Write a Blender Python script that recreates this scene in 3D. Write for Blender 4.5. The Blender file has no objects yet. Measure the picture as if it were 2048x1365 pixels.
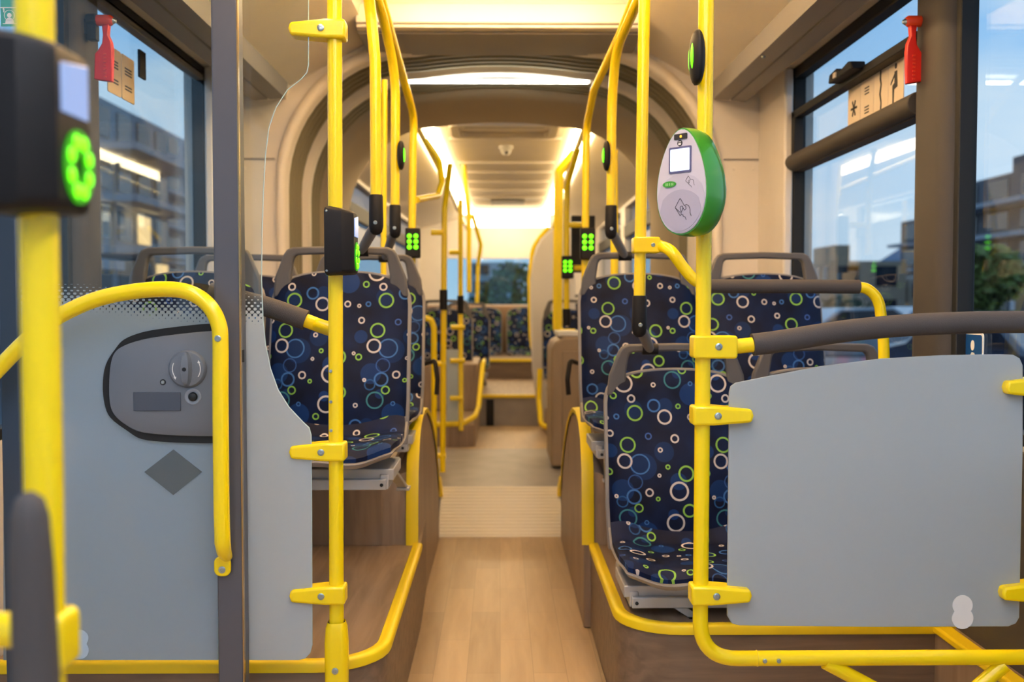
import bpy, bmesh, math, random
from mathutils import Vector, Matrix
PI = math.pi
random.seed(7)
sc = bpy.context.scene
col = sc.collection
# ------------------------------------------------------------------ camera, sky, exposure
F = 1991.0
CAMZ = 1.17
pitch, yaw = math.radians(2.22), math.radians(0.69)
cd = bpy.data.cameras.new('camera'); cam = bpy.data.objects.new('camera', cd); col.objects.link(cam)
cam.location = (0, 0, CAMZ)
cam.rotation_euler = (math.radians(90) - pitch, 0, -yaw)
cd.sensor_width = 36; cd.lens = F * 36 / 2048; cd.clip_start = .02; cd.clip_end = 800
cd.dof.use_dof = True; cd.dof.focus_distance = 2.35; cd.dof.aperture_fstop = 3.2
sc.camera = cam
RC = cam.rotation_euler.to_matrix()
def at(px, py, Y):
    d = RC @ Vector(((px - 1024) / F, -(py - 682.5) / F, -1.0))
    return Vector((0, 0, CAMZ)) + d * (Y / d.y)
vs = sc.view_settings
vs.view_transform = 'Standard'; vs.look = 'None'; vs.gamma = 1; vs.use_curve_mapping = False
vs.exposure = 0.8
sc.cycles.transparent_max_bounces = 24
sc.cycles.max_bounces = 10
sc.cycles.use_denoising = True

def lin(h):
    h = h.lstrip('#'); o = []
    for i in (0, 2, 4):
        c = int(h[i:i+2], 16) / 255
        o.append(c / 12.92 if c <= .04045 else ((c + .055) / 1.055) ** 2.4)
    return (*o, 1)

w = bpy.data.worlds.new('dusk_sky'); sc.world = w; w.use_nodes = True
N = w.node_tree.nodes; L = w.node_tree.links; N.clear()
tc = N.new('ShaderNodeTexCoord'); sep = N.new('ShaderNodeSeparateXYZ'); L.new(tc.outputs['Generated'], sep.inputs[0])
rm = N.new('ShaderNodeValToRGB'); L.new(sep.outputs['Z'], rm.inputs[0])
e = rm.color_ramp.elements
e[0].position = 0.0; e[0].color = (.42, .56, .70, 1)
e[1].position = .6; e[1].color = (.13, .30, .58, 1)
q = e.new(.14); q.color = (.36, .55, .76, 1)
q = e.new(.30); q.color = (.20, .42, .72, 1)
mp = N.new('ShaderNodeMapping'); mp.inputs['Scale'].default_value = (1, 1, 3.2); L.new(tc.outputs['Generated'], mp.inputs[0])
nz = N.new('ShaderNodeTexNoise'); nz.inputs['Scale'].default_value = 3.6; nz.inputs['Detail'].default_value = 5; L.new(mp.outputs[0], nz.inputs['Vector'])
cr = N.new('ShaderNodeValToRGB'); L.new(nz.outputs['Fac'], cr.inputs[0])
cr.color_ramp.elements[0].position = .42; cr.color_ramp.elements[0].color = (0, 0, 0, 1)
cr.color_ramp.elements[1].position = .66; cr.color_ramp.elements[1].color = (1, 1, 1, 1)
mx = N.new('ShaderNodeMix'); mx.data_type = 'RGBA'; L.new(cr.outputs[0], mx.inputs[0]); L.new(rm.outputs[0], mx.inputs[6])
mx.inputs[7].default_value = (.50, .62, .74, 1)
bg = N.new('ShaderNodeBackground'); L.new(mx.outputs[2], bg.inputs[0]); bg.inputs[1].default_value = .85
wo = N.new('ShaderNodeOutputWorld'); L.new(bg.outputs[0], wo.inputs[0])

# ------------------------------------------------------------------ materials
MATS = {}
def mat(name, color, rough=.5, metal=0, spec=.5, emit=None, es=0, coat=0, bump=None, vary=0):
    if name in MATS: return MATS[name]
    m = bpy.data.materials.new(name); m.use_nodes = True
    b = m.node_tree.nodes['Principled BSDF']; n = m.node_tree.nodes; l = m.node_tree.links
    c = lin(color) if isinstance(color, str) else (*color, 1)
    b.inputs['Base Color'].default_value = c
    b.inputs['Roughness'].default_value = rough; b.inputs['Metallic'].default_value = metal
    b.inputs['Specular IOR Level'].default_value = spec; b.inputs['Coat Weight'].default_value = coat
    if emit:
        b.inputs['Emission Color'].default_value = lin(emit); b.inputs['Emission Strength'].default_value = es
    t = n.new('ShaderNodeTexCoord')
    if vary:
        z = n.new('ShaderNodeTexNoise'); z.inputs['Scale'].default_value = 6; z.inputs['Detail'].default_value = 4
        l.new(t.outputs['Object'], z.inputs['Vector'])
        h = n.new('ShaderNodeHueSaturation'); h.inputs['Color'].default_value = c
        mr = n.new('ShaderNodeMapRange'); mr.inputs[1].default_value = .3; mr.inputs[2].default_value = .7
        mr.inputs[3].default_value = 1 - vary; mr.inputs[4].default_value = 1 + vary
        l.new(z.outputs['Fac'], mr.inputs[0]); l.new(mr.outputs[0], h.inputs['Value']); l.new(h.outputs[0], b.inputs['Base Color'])
    if bump:
        z = n.new('ShaderNodeTexNoise'); z.inputs['Scale'].default_value = bump[0]; z.inputs['Detail'].default_value = 2
        l.new(t.outputs['Object'], z.inputs['Vector'])
        u = n.new('ShaderNodeBump'); u.inputs['Strength'].default_value = bump[1]; u.inputs['Distance'].default_value = .002
        l.new(z.outputs['Fac'], u.inputs['Height']); l.new(u.outputs[0], b.inputs['Normal'])
    MATS[name] = m
    return m

yellow = mat('yellow_enamel', (.96, .70, .003), .25, coat=.12)
edge_y = mat('yellow_edge_rubber', (.90, .66, .008), .42)
foam = mat('dark_foam_grip', '#4a4442', .75, bump=(500, .35))
seatgrey = mat('seat_shell_plastic', '#8a8480', .45, bump=(700, .2))
handlegrey = mat('seat_handle_plastic', '#5f5b5a', .5, bump=(700, .2))
blk = mat('black_plastic', '#1d1a1a', .5, spec=.25, bump=(600, .15))
blackrub = mat('black_rubber', '#0f1012', .6)
postg = mat('grey_satin_post', '#5b5b62', .38, metal=.25)
beige = mat('beige_wall_panel', '#dcd5cd', .5, vary=.03)
ceil_m = mat('cream_ceiling_panel', '#e6ddd0', .5, vary=.02)
covegrey = mat('grey_cove_panel', '#8e8984', .5)
pillar_m = mat('brown_grey_pillar', '#403a35', .6, bump=(500, .2))
olive = mat('olive_bellows_fabric', '#8b836b', .8)
archbeige = mat('joint_arch_lining', '#ab9c84', .75)
steel = mat('screw_steel', '#a9b3b5', .3, metal=.9)
bracket_m = mat('pale_grey_steel', '#b8b6b4', .4, metal=.2)
tread = None
white = mat('white_plastic', '#e4e2de', .4)
black_p = mat('dark_print', '#25262a', .6)
teal = mat('teal_sticker', '#4fa79b', .5)
blue_s = mat('blue_sign', '#124a85', .4)
red = mat('red_plastic', '#d5200f', .35)
orange = mat('orange_red_plastic', '#e6431a', .35)
green = mat('green_shell', '#3f9426', .28, coat=.4)
lilac = mat('pale_lilac_face', '#c9c3cf', .4)
lilac2 = mat('lilac_grey_face', '#aaa5b8', .4)
lockg = mat('lock_grey_housing', '#6b7078', .42, bump=(600, .12))
lockd = mat('lock_slate_pad', '#454c58', .5)
led_warm = mat('warm_led', '#ffffff', .5, emit='#ffd498', es=24)
led_day = mat('daylight_led', '#ffffff', .5, emit='#dfeaff', es=20)
led_cool = mat('neutral_led', '#ffffff', .5, emit='#fff3d8', es=5)
led_dim = mat('dim_green_led', '#103005', .4, emit='#3fd000', es=.35)
led_green = mat('green_led', '#103005', .4, emit='#5cff00', es=1.7)
led_green_hi = mat('bright_green_led', '#103005', .4, emit='#6bff10', es=1.6)
screen = mat('lit_screen', '#405070', .2, emit='#a9c6ff', es=.42)
screen_w = mat('white_screen', '#ccddff', .2, emit='#dbe8ff', es=.75)
amber = mat('amber_led', '#442200', .3, emit='#ffb030', es=1.5)
tail = mat('tail_lamp', '#400808', .3, emit='#ff2030', es=3)
lit_win = mat('lit_room', '#332211', .5, emit='#ffcf8a', es=.9)

def wood(name, c1, c2, scale, rough, planks=None, spec=.5):
    m = bpy.data.materials.new(name); m.use_nodes = True; n = m.node_tree.nodes; l = m.node_tree.links
    b = n['Principled BSDF']; b.inputs['Roughness'].default_value = rough; b.inputs['Specular IOR Level'].default_value = spec
    t = n.new('ShaderNodeTexCoord'); p = n.new('ShaderNodeMapping'); p.inputs['Scale'].default_value = scale
    l.new(t.outputs['Object'], p.inputs[0])
    z = n.new('ShaderNodeTexNoise'); z.inputs['Scale'].default_value = 1; z.inputs['Detail'].default_value = 6; z.inputs['Distortion'].default_value = .6
    l.new(p.outputs[0], z.inputs['Vector'])
    r = n.new('ShaderNodeValToRGB'); r.color_ramp.elements[0].position = .3; r.color_ramp.elements[1].position = .7
    r.color_ramp.elements[0].color = lin(c1); r.color_ramp.elements[1].color = lin(c2)
    l.new(z.outputs['Fac'], r.inputs[0]); out = r.outputs[0]
    if planks:
        pm = n.new('ShaderNodeMapping'); pm.inputs['Rotation'].default_value = (0, 0, PI / 2); l.new(t.outputs['Object'], pm.inputs[0])
        k = n.new('ShaderNodeTexBrick'); k.inputs['Scale'].default_value = 1; k.inputs['Brick Width'].default_value = planks[0]
        k.inputs['Row Height'].default_value = planks[1]; k.inputs['Mortar Size'].default_value = .0008
        k.inputs['Color1'].default_value = (1, 1, 1, 1); k.inputs['Color2'].default_value = (.8, .8, .8, 1); k.inputs['Mortar'].default_value = (.6, .6, .6, 1)
        l.new(pm.outputs[0], k.inputs['Vector'])
        x = n.new('ShaderNodeMix'); x.data_type = 'RGBA'; x.blend_type = 'MULTIPLY'; x.inputs[0].default_value = 1
        l.new(out, x.inputs[6]); l.new(k.outputs['Color'], x.inputs[7]); out = x.outputs[2]
    l.new(out, b.inputs['Base Color'])
    u = n.new('ShaderNodeBump'); u.inputs['Strength'].default_value = .08; u.inputs['Distance'].default_value = .003
    l.new(z.outputs['Fac'], u.inputs['Height']); l.new(u.outputs[0], b.inputs['Normal'])
    return m
floor_m = wood('oak_vinyl_floor', '#b59874', '#c6ab86', (26, 2.5, 26), .36, (.62, .105))
wood_top = wood('brown_oak_laminate', '#7d6752', '#9a826b', (30, 3, 30), .45)
wood_front = wood('brown_oak_laminate_cross', '#6c5a49', '#87725e', (3, 30, 34), .45)
wood_side = wood('brown_oak_laminate_upright', '#86705b', '#a28a72', (26, 26, 3), .45)
vinyl_grey = mat('grey_turntable_vinyl', '#a09a98', .45, vary=.12)
tread = mat('ribbed_cream_tread', '#f1e8d3', .32)

def schlick(n, l, refl=1.0):
    """reflectance of a thin pane, the same from both faces"""
    f = n.new('ShaderNodeLayerWeight'); f.inputs['Blend'].default_value = .5
    p = n.new('ShaderNodeMath'); p.operation = 'POWER'; p.inputs[1].default_value = 5; l.new(f.outputs['Facing'], p.inputs[0])
    k = n.new('ShaderNodeMath'); k.operation = 'MULTIPLY_ADD'; k.inputs[1].default_value = .9 * refl; k.inputs[2].default_value = .035 * refl; l.new(p.outputs[0], k.inputs[0])
    return k
def glass(name, tint, refl=1.0):
    m = bpy.data.materials.new(name); m.use_nodes = True; n = m.node_tree.nodes; l = m.node_tree.links; n.clear()
    o = n.new('ShaderNodeOutputMaterial'); t = n.new('ShaderNodeBsdfTransparent'); t.inputs[0].default_value = (*tint, 1)
    g = n.new('ShaderNodeBsdfGlossy'); g.inputs['Roughness'].default_value = .01
    k = schlick(n, l, refl)
    x = n.new('ShaderNodeMixShader'); l.new(k.outputs[0], x.inputs[0]); l.new(t.outputs[0], x.inputs[1]); l.new(g.outputs[0], x.inputs[2])
    l.new(x.outputs[0], o.inputs[0]); return m
win_glass = glass('window_glass', (.93, .96, .97), .8)
pane_edge = mat('glass_pane_edge', '#b9cfd0', .2)

def frosted(name, color, alpha, pitchd=None, za=0, zb=0, xa=0, xb=0, band=.08, tint=(.92, .96, .97)):
    """frosted glass; with a fading halftone of dots along its top when pitchd is given"""
    m = bpy.data.materials.new(name); m.use_nodes = True; n = m.node_tree.nodes; l = m.node_tree.links; n.clear()
    o = n.new('ShaderNodeOutputMaterial')
    df = n.new('ShaderNodeBsdfPrincipled'); df.inputs['Base Color'].default_value = lin(color); df.inputs['Roughness'].default_value = .28
    tl = n.new('ShaderNodeBsdfTranslucent'); tl.inputs[0].default_value = lin(color)
    a = n.new('ShaderNodeMixShader'); a.inputs[0].default_value = .35; l.new(df.outputs[0], a.inputs[1]); l.new(tl.outputs[0], a.inputs[2])
    tr = n.new('ShaderNodeBsdfTransparent'); tr.inputs[0].default_value = (*tint, 1)
    b = n.new('ShaderNodeMixShader'); b.inputs[0].default_value = alpha; l.new(tr.outputs[0], b.inputs[1]); l.new(a.outputs[0], b.inputs[2])
    if not pitchd:
        l.new(b.outputs[0], o.inputs[0]); return m
    g = n.new('ShaderNodeBsdfGlossy'); g.inputs['Roughness'].default_value = .01
    c = n.new('ShaderNodeMixShader'); l.new(schlick(n, l).outputs[0], c.inputs[0]); l.new(tr.outputs[0], c.inputs[1]); l.new(g.outputs[0], c.inputs[2])
    def M(op, x, y=None):
        k = n.new('ShaderNodeMath'); k.operation = op
        for i, v in enumerate((x, y)):
            if v is None: continue
            if isinstance(v, (int, float)): k.inputs[i].default_value = v
            else: l.new(v, k.inputs[i])
        return k.outputs[0]
    t = n.new('ShaderNodeTexCoord'); s = n.new('ShaderNodeSeparateXYZ'); l.new(t.outputs['Object'], s.inputs[0])
    X, Z = s.outputs['X'], s.outputs['Z']
    slope = (zb - za) / (xb - xa)
    zc = M('ADD', M('MULTIPLY', M('SUBTRACT', X, xa), slope), za)
    cov = M('ADD', M('DIVIDE', M('SUBTRACT', zc, Z), band), .5)
    cov = M('MINIMUM', M('MAXIMUM', cov, 0), 1.6)
    p = M('SUBTRACT', M('FRACT', M('ADD', M('DIVIDE', M('ADD', X, Z), pitchd), 100)), .5)
    q2 = M('SUBTRACT', M('FRACT', M('ADD', M('DIVIDE', M('SUBTRACT', X, Z), pitchd), 100)), .5)
    dist = M('SQRT', M('ADD', M('MULTIPLY', p, p), M('MULTIPLY', q2, q2)))
    mask = M('LESS_THAN', dist, M('MULTIPLY', cov, .72))
    x = n.new('ShaderNodeMixShader'); l.new(mask, x.inputs[0]); l.new(c.outputs[0], x.inputs[1]); l.new(b.outputs[0], x.inputs[2])
    l.new(x.outputs[0], o.inputs[0]); return m

def fabric():
    m = bpy.data.materials.new('blue_ring_moquette'); m.use_nodes = True; n = m.node_tree.nodes; l = m.node_tree.links
    b = n['Principled BSDF']; b.inputs['Roughness'].default_value = .62
    b.inputs['Sheen Weight'].default_value = 0; b.inputs['Specular IOR Level'].default_value = .22; b.inputs['Sheen Roughness'].default_value = .5
    b.inputs['Sheen Tint'].default_value = (.3, .5, .9, 1)
    def M(op, x, y=None, z=None):
        k = n.new('ShaderNodeMath'); k.operation = op
        for i, v in enumerate((x, y, z)):
            if v is None: continue
            if isinstance(v, (int, float)): k.inputs[i].default_value = v
            else: l.new(v, k.inputs[i])
        return k.outputs[0]
    uv = n.new('ShaderNodeUVMap'); uv.uv_map = 'UVMap'
    oi = n.new('ShaderNodeObjectInfo')
    TW, TH = .255, .36; K = 1.14
    s = n.new('ShaderNodeSeparateXYZ'); l.new(uv.outputs[0], s.inputs[0])
    u0 = M('ADD', M('DIVIDE', s.outputs['X'], TW * K), M('ADD', M('MULTIPLY', oi.outputs['Random'], 3.3), 10))
    v0 = M('ADD', M('DIVIDE', s.outputs['Y'], TH * K), M('ADD', M('MULTIPLY', oi.outputs['Random'], 7.1), 10))
    U = M('MULTIPLY', M('FRACT', M('ADD', u0, M('MULTIPLY', M('FLOOR', v0), .5))), TW); V = M('MULTIPLY', M('FRACT', v0), TH)
    cb = n.new('ShaderNodeCombineXYZ'); l.new(U, cb.inputs[0]); l.new(V, cb.inputs[1])
    base = n.new('ShaderNodeTexNoise'); base.inputs['Scale'].default_value = 9; l.new(uv.outputs[0], base.inputs['Vector'])
    r = n.new('ShaderNodeValToRGB'); l.new(base.outputs['Fac'], r.inputs[0])
    r.color_ramp.elements[0].position = .35; r.color_ramp.elements[0].color = (.0018, .0032, .016, 1)
    r.color_ramp.elements[1].position = .65; r.color_ramp.elements[1].color = (.0025, .011, .055, 1)
    cur = r.outputs[0]
    def circle(cx, cy, rad, wd, colr, cur, alpha=1.0):
        d = n.new('ShaderNodeVectorMath'); d.operation = 'DISTANCE'; l.new(cb.outputs[0], d.inputs[0]); d.inputs[1].default_value = (cx, cy, 0)
        if wd is None: f = M('LESS_THAN', d.outputs['Value'], rad)
        else: f = M('COMPARE', d.outputs['Value'], rad, wd)
        if alpha < 1: f = M('MULTIPLY', f, alpha)
        x = n.new('ShaderNodeMix'); x.data_type = 'RGBA'; l.new(f, x.inputs[0]); l.new(cur, x.inputs[6]); x.inputs[7].default_value = (*colr, 1)
        return x.outputs[2]
    W = (.62, .55, .52); G = (.26, .52, .08); B = (.05, .16, .42); T = (.05, .22, .25); D = (.004, .024, .10); D2 = (.005, .035, .15)
    for (x, y, rd, c, a) in [(.17, .30, .026, D, .8), (.205, .225, .022, D2, .8), (.06, .20, .028, D2, .7), (.12, .09, .030, D2, .9), (.22, .05, .024, D, .9),
                             (.05, .06, .02, D, .9), (.115, .262, .034, D2, .5), (.03, .30, .018, D2, .8), (.19, .14, .014, D2, .9), (.085, .145, .013, D2, .7)]:
        cur = circle(x, y, rd, None, c, cur, a)
    for (x, y, rd, wd, c) in [(.105, .268, .0245, .0022, B), (.075, .317, .0185, .0026, G), (.066, .275, .0175, .0028, W), (.092, .222, .018, .0018, (.03, .09, .28)),
                              (.088, .184, .0175, .0026, B), (.058, .170, .0135, .002, (.02, .09, .25)), (.072, .128, .0215, .0024, T), (.100, .155, .010, .0022, G),
                              (.128, .196, .009, .0024, W), (.150, .180, .0045, .002, G), (.043, .183, .0035, .0022, W), (.026, .245, .0075, .0022, G), (.012, .255, .0035, .002, W),
                              (.200, .334, .0095, .0024, W), (.226, .245, .0185, .0028, G), (.206, .200, .0225, .0032, W), (.232, .150, .0155, .0028, G), (.196, .118, .0215, .0030, W),
                              (.168, .085, .0075, .0022, G), (.215, .078, .009, .0026, W), (.224, .040, .019, .0028, G), (.175, .030, .006, .0022, B), (.150, .025, .004, .002, W),
                              (.130, .340, .0075, .002, (.05, .12, .4)), (.030, .345, .0075, .0024, W), (.020, .060, .0155, .0026, B), (.048, .030, .0175, .0028, W), (.085, .058, .0055, .002, G),
                              (.118, .030, .0075, .0022, W), (.160, .305, .005, .002, W), (.178, .262, .005, .002, G), (.155, .240, .0035, .002, W), (.020, .115, .005, .002, W), (.120, .118, .005, .0016, B)]:
        cur = circle(x, y, rd, wd * .85, c, cur)
    # woven ribs
    rib = M('ADD', M('MULTIPLY', M('SINE', M('MULTIPLY', s.outputs['X'], 2 * PI / .0035)), .16), .9)
    x = n.new('ShaderNodeMix'); x.data_type = 'RGBA'; x.blend_type = 'MULTIPLY'; x.inputs[0].default_value = 1
    l.new(cur, x.inputs[6]); cc = n.new('ShaderNodeCombineXYZ')
    for i in range(3): l.new(rib, cc.inputs[i])
    l.new(cc.outputs[0], x.inputs[7]); l.new(x.outputs[2], b.inputs['Base Color'])
    return m
moq = fabric()

# ------------------------------------------------------------------ mesh helpers
class MB:
    def __init__(s): s.v = []; s.f = []; s.uv = None
    def add(s, vs, fs):
        o = len(s.v); s.v += [tuple(v) for v in vs]; s.f += [tuple(i + o for i in f) for f in fs]; return s
    def box(s, x0, x1, y0, y1, z0, z1):
        return s.add([(x0,y0,z0),(x1,y0,z0),(x1,y1,z0),(x0,y1,z0),(x0,y0,z1),(x1,y0,z1),(x1,y1,z1),(x0,y1,z1)],
                     [(0,3,2,1),(4,5,6,7),(0,1,5,4),(1,2,6,5),(2,3,7,6),(3,0,4,7)])
    def prism(s, poly, a, b, axis='y', holes=None):
        """poly of 2D points; axis y: (x,z); axis x: (y,z); axis z: (x,y)"""
        def P(p, t):
            return {'y': (p[0], t, p[1]), 'x': (t, p[0], p[1]), 'z': (p[0], p[1], t)}[axis]
        k = len(poly)
        fs = [tuple(range(k)), tuple(range(2 * k - 1, k - 1, -1))]
        fs += [(i, i + k, (i + 1) % k + k, (i + 1) % k) for i in range(k)]
        return s.add([P(p, a) for p in poly] + [P(p, b) for p in poly], fs)
    def ring(s, outer, inner, a, b, axis='y'):
        def P(p, t):
            return {'y': (p[0], t, p[1]), 'x': (t, p[0], p[1]), 'z': (p[0], p[1], t)}[axis]
        k = len(outer); vs_ = [P(p, a) for p in outer] + [P(p, b) for p in outer] + [P(p, a) for p in inner] + [P(p, b) for p in inner]
        fs = []
        for i in range(k):
            j = (i + 1) % k
            fs += [(i, i + k, j + k, j), (i + 2*k, j + 2*k, j + 3*k, i + 3*k), (i, j, j + 2*k, i + 2*k), (i + k, i + 3*k, j + 3*k, j + k)]
        return s.add(vs_, fs)
    def tube(s, pts, r, seg=20, cap=True):
        pts = [Vector(p) for p in pts]; n = len(pts)
        rs = r if isinstance(r, (list, tuple)) else [r] * n
        T = []
        for i in range(n):
            t = (pts[min(i + 1, n - 1)] - pts[max(i - 1, 0)]); T.append(t.normalized())
        up = Vector((0, 0, 1)) if abs(T[0].z) < .9 else Vector((0, 1, 0))
        nrm = (up - T[0] * up.dot(T[0])).normalized()
        vs_ = []; fs = []
        for i in range(n):
            nrm = (nrm - T[i] * nrm.dot(T[i])).normalized(); bn = T[i].cross(nrm)
            for k in range(seg):
                a = 2 * PI * k / seg
                vs_.append(pts[i] + (nrm * math.cos(a) + bn * math.sin(a)) * rs[i])
        for i in range(n - 1):
            for k in range(seg):
                k2 = (k + 1) % seg
                fs.append((i*seg + k, i*seg + k2, (i+1)*seg + k2, (i+1)*seg + k))
        if cap: fs += [tuple(range(seg - 1, -1, -1)), tuple((n-1)*seg + k for k in range(seg))]
        return s.add(vs_, fs)
    def lathe(s, prof, c, axis=(0, 0, 1), seg=28):
        """prof of (radius, height) along axis from c"""
        ax = Vector(axis).normalized(); u = ax.orthogonal().normalized(); v = ax.cross(u); c = Vector(c)
        vs_ = []; fs = []; n = len(prof)
        for (r, h) in prof:
            for k in range(seg):
                a = 2 * PI * k / seg; vs_.append(c + ax * h + (u * math.cos(a) + v * math.sin(a)) * max(r, 1e-5))
        for i in range(n - 1):
            for k in range(seg):
                k2 = (k + 1) % seg; fs.append((i*seg+k, i*seg+k2, (i+1)*seg+k2, (i+1)*seg+k))
        fs += [tuple(range(seg - 1, -1, -1)), tuple((n-1)*seg + k for k in range(seg))]
        return s.add(vs_, fs)
    def grid(s, P, close_u=False):
        R, Cn = len(P), len(P[0]); vs_ = [p for row in P for p in row]; fs = []
        for i in range(R - 1):
            for j in range(Cn if close_u else Cn - 1):
                j2 = (j + 1) % Cn; fs.append((i*Cn+j, i*Cn+j2, (i+1)*Cn+j2, (i+1)*Cn+j))
        return s.add(vs_, fs)
    def slab(s, P, off):
        """P: grid of points, off: function (i,j,p)->back point; closed slab, with uv kept by index"""
        R, Cn = len(P), len(P[0]); k = R * Cn
        vs_ = [p for row in P for p in row] + [off(i, j, P[i][j]) for i in range(R) for j in range(Cn)]
        fs = []
        for i in range(R - 1):
            for j in range(Cn - 1):
                a = i*Cn+j; fs.append((a, a+1, a+Cn+1, a+Cn)); fs.append((a+k, a+Cn+k, a+Cn+1+k, a+1+k))
        bd = [j for j in range(Cn)] + [i*Cn + Cn-1 for i in range(1, R)] + [(R-1)*Cn + j for j in range(Cn-2, -1, -1)] + [i*Cn for i in range(R-2, 0, -1)]
        for a, b in zip(bd, bd[1:] + bd[:1]): fs.append((a, a + k, b + k, b))
        return s.add(vs_, fs)
    def build(s, name, m, parent=None, bevel=0, smooth=True, bseg=2, uvs=None, ang=35, origin=None):
        me = bpy.data.meshes.new(name)
        if origin is not None: s.v = [tuple(Vector(v) - Vector(origin)) for v in s.v]
        me.from_pydata(s.v, [], s.f)
        bm = bmesh.new(); bm.from_mesh(me)
        bmesh.ops.recalc_face_normals(bm, faces=bm.faces)
        if uvs:
            bm.verts.ensure_lookup_table(); ul = bm.loops.layers.uv.new('UVMap')
            for f_ in bm.faces:
                for lp in f_.loops: lp[ul].uv = uvs[lp.vert.index]
        bm.to_mesh(me); bm.free()
        me.materials.append(m)
        o = bpy.data.objects.new(name, me); col.objects.link(o)
        if origin is not None: o.location = origin
        if parent: o.parent = parent
        if smooth:
            for p in me.polygons: p.use_smooth = True
            me.set_sharp_from_angle(angle=math.radians(ang))
        if bevel:
            b = o.modifiers.new('bevel', 'BEVEL'); b.width = bevel; b.segments = bseg; b.limit_method = 'ANGLE'; b.angle_limit = math.radians(40)
        return o
def tag(o, label, cat, group=None, kind=None):
    o['label'] = label; o['category'] = cat
    if group: o['group'] = group
    if kind: o['kind'] = kind
    return o
def thing(name, label, cat, loc=(0, 0, 0), rz=0, group=None):
    o = bpy.data.objects.new(name, None); col.objects.link(o); o.empty_display_size = .05
    o.location = loc; o.rotation_euler = (0, 0, rz); return tag(o, label, cat, group)
def part(o, label): o['label'] = label; return o
def struct(o): o['kind'] = 'structure'; return o
def dup(o, parent=None):
    c = o.copy(); col.objects.link(c)
    if parent: c.parent = parent
    for ch in list(o.children): dup(ch, c)
    return c
def local(parent, pts):
    b = parent.location
    return [Vector(p) - b for p in pts]
def fillet(pts, r, seg=8):
    pts = [Vector(p) for p in pts]; out = [pts[0]]
    for i in range(1, len(pts) - 1):
        p0, p, p1 = pts[i-1], pts[i], pts[i+1]; rr = r[i-1] if isinstance(r, (list, tuple)) else r
        a = (p0 - p); b = (p1 - p); la, lb = a.length, b.length; a.normalize(); b.normalize()
        ang = a.angle(b)
        if ang > math.radians(176): out.append(p); continue
        d = min(rr / math.tan(ang / 2), la * .48, lb * .48)
        A, B = p + a * d, p + b * d
        for k in range(seg + 1):
            t = k / seg; out.append(A * (1-t)**2 + p * 2*t*(1-t) + B * t**2)
    out.append(pts[-1]); return out
def spline(pts, n=10):
    pts = [Vector(p) for p in pts]; out = []
    P = [pts[0] * 2 - pts[1]] + pts + [pts[-1] * 2 - pts[-2]]
    for i in range(1, len(P) - 2):
        for k in range(n):
            t = k / n; a, b, c, d = P[i-1], P[i], P[i+1], P[i+2]
            out.append(.5 * ((2*b) + (c-a)*t + (2*a-5*b+4*c-d)*t*t + (3*b-a-3*c+d)*t**3))
    out.append(pts[-1]); return out
def rrect(x0, x1, z0, z1, r, seg=6):
    out = []
    for (cx, cz, a0) in ((x1-r, z1-r, 0), (x0+r, z1-r, 90), (x0+r, z0+r, 180), (x1-r, z0+r, 270)):
        for k in range(seg + 1):
            a = math.radians(a0 + 90*k/seg); out.append((cx + r*math.cos(a), cz + r*math.sin(a)))
    return out
def circ(cx, cz, r, n=24, rx=None): return [(cx + (rx or r)*math.cos(2*PI*k/n), cz + r*math.sin(2*PI*k/n)) for k in range(n)]
def screw(parent, p, axis=(0, -1, 0), r=.0055, name='screw'):
    m = MB().lathe([(r, -.002), (r, .0012), (r*.8, .0022), (r*.42, .0022), (r*.36, .0005)], p, axis, 16)
    o = m.build(name, steel, parent); return part(o, 'steel socket screw')

# ------------------------------------------------------------------ bus shell
HW = 1.23               # half width inside
Z = lambda rel: CAMZ + rel
Y0, Y1 = -2.6, 4.6      # front section
SILL, HEAD = Z(-.34), Z(.98)
OUT = .09
def wall_side(side):
    s = -1 if side == 'left' else 1
    m = MB(); xa, xb = sorted((s * HW, s * (HW + OUT)))
    m.box(xa, xb, Y0, Y1, -.02, SILL); m.box(xa, xb, Y0, Y1, HEAD, Z(1.30))
    m.box(xa, xb, 4.21, Y1, SILL, HEAD)
    m.box(xa, xb, Y0, -2.4, SILL, HEAD)
    return struct(m.build('wall_' + side, beige))
wall_side('left'); wall_side('right')
# front wall round the windscreen
m = MB(); m.box(-HW, HW, Y0 - .09, Y0, 0, .75); m.box(-HW, HW, Y0 - .09, Y0, Z(.95), Z(1.3)); struct(m.build('wall_front', beige))
ws = MB().box(-HW, HW, Y0 - .06, Y0 - .05, .75, Z(.95)).build('window_1', win_glass); struct(ws)
# cove ceiling profile
prof = [(-1.23, .98), (-1.19, .985), (-1.105, .925), (-1.10, .92), (-.975, .93), (-.96, .99), (-.585, 1.195), (-.575, 1.27)]
prof = prof + [(-x, z) for x, z in reversed(prof)]
m = MB(); P = []
for y in (Y0, 4.2): P.append([(x, y, Z(z)) for x, z in prof] )
m.grid(P); m.add([(-HW-.09, Y0, Z(1.32)), (HW+.09, Y0, Z(1.32)), (HW+.09, 4.6, Z(1.32)), (-HW-.09, 4.6, Z(1.32))], [(0, 1, 2, 3)])
m.box(-.574, .574, Y0, 4.2, Z(1.272), Z(1.3))
ceiling = struct(m.build('ceiling', ceil_m, smooth=False))
# cove continues to the joint bulkhead
m = MB(); P = [[(x, y, Z(z)) for x, z in prof[:7]] for y in (4.2, 4.6)]; m.grid(P)
P = [[(x, y, Z(z)) for x, z in prof[9:]] for y in (4.2, 4.6)]; m.grid(P); m.build('ceiling_end', ceil_m, ceiling, smooth=False)
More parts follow.
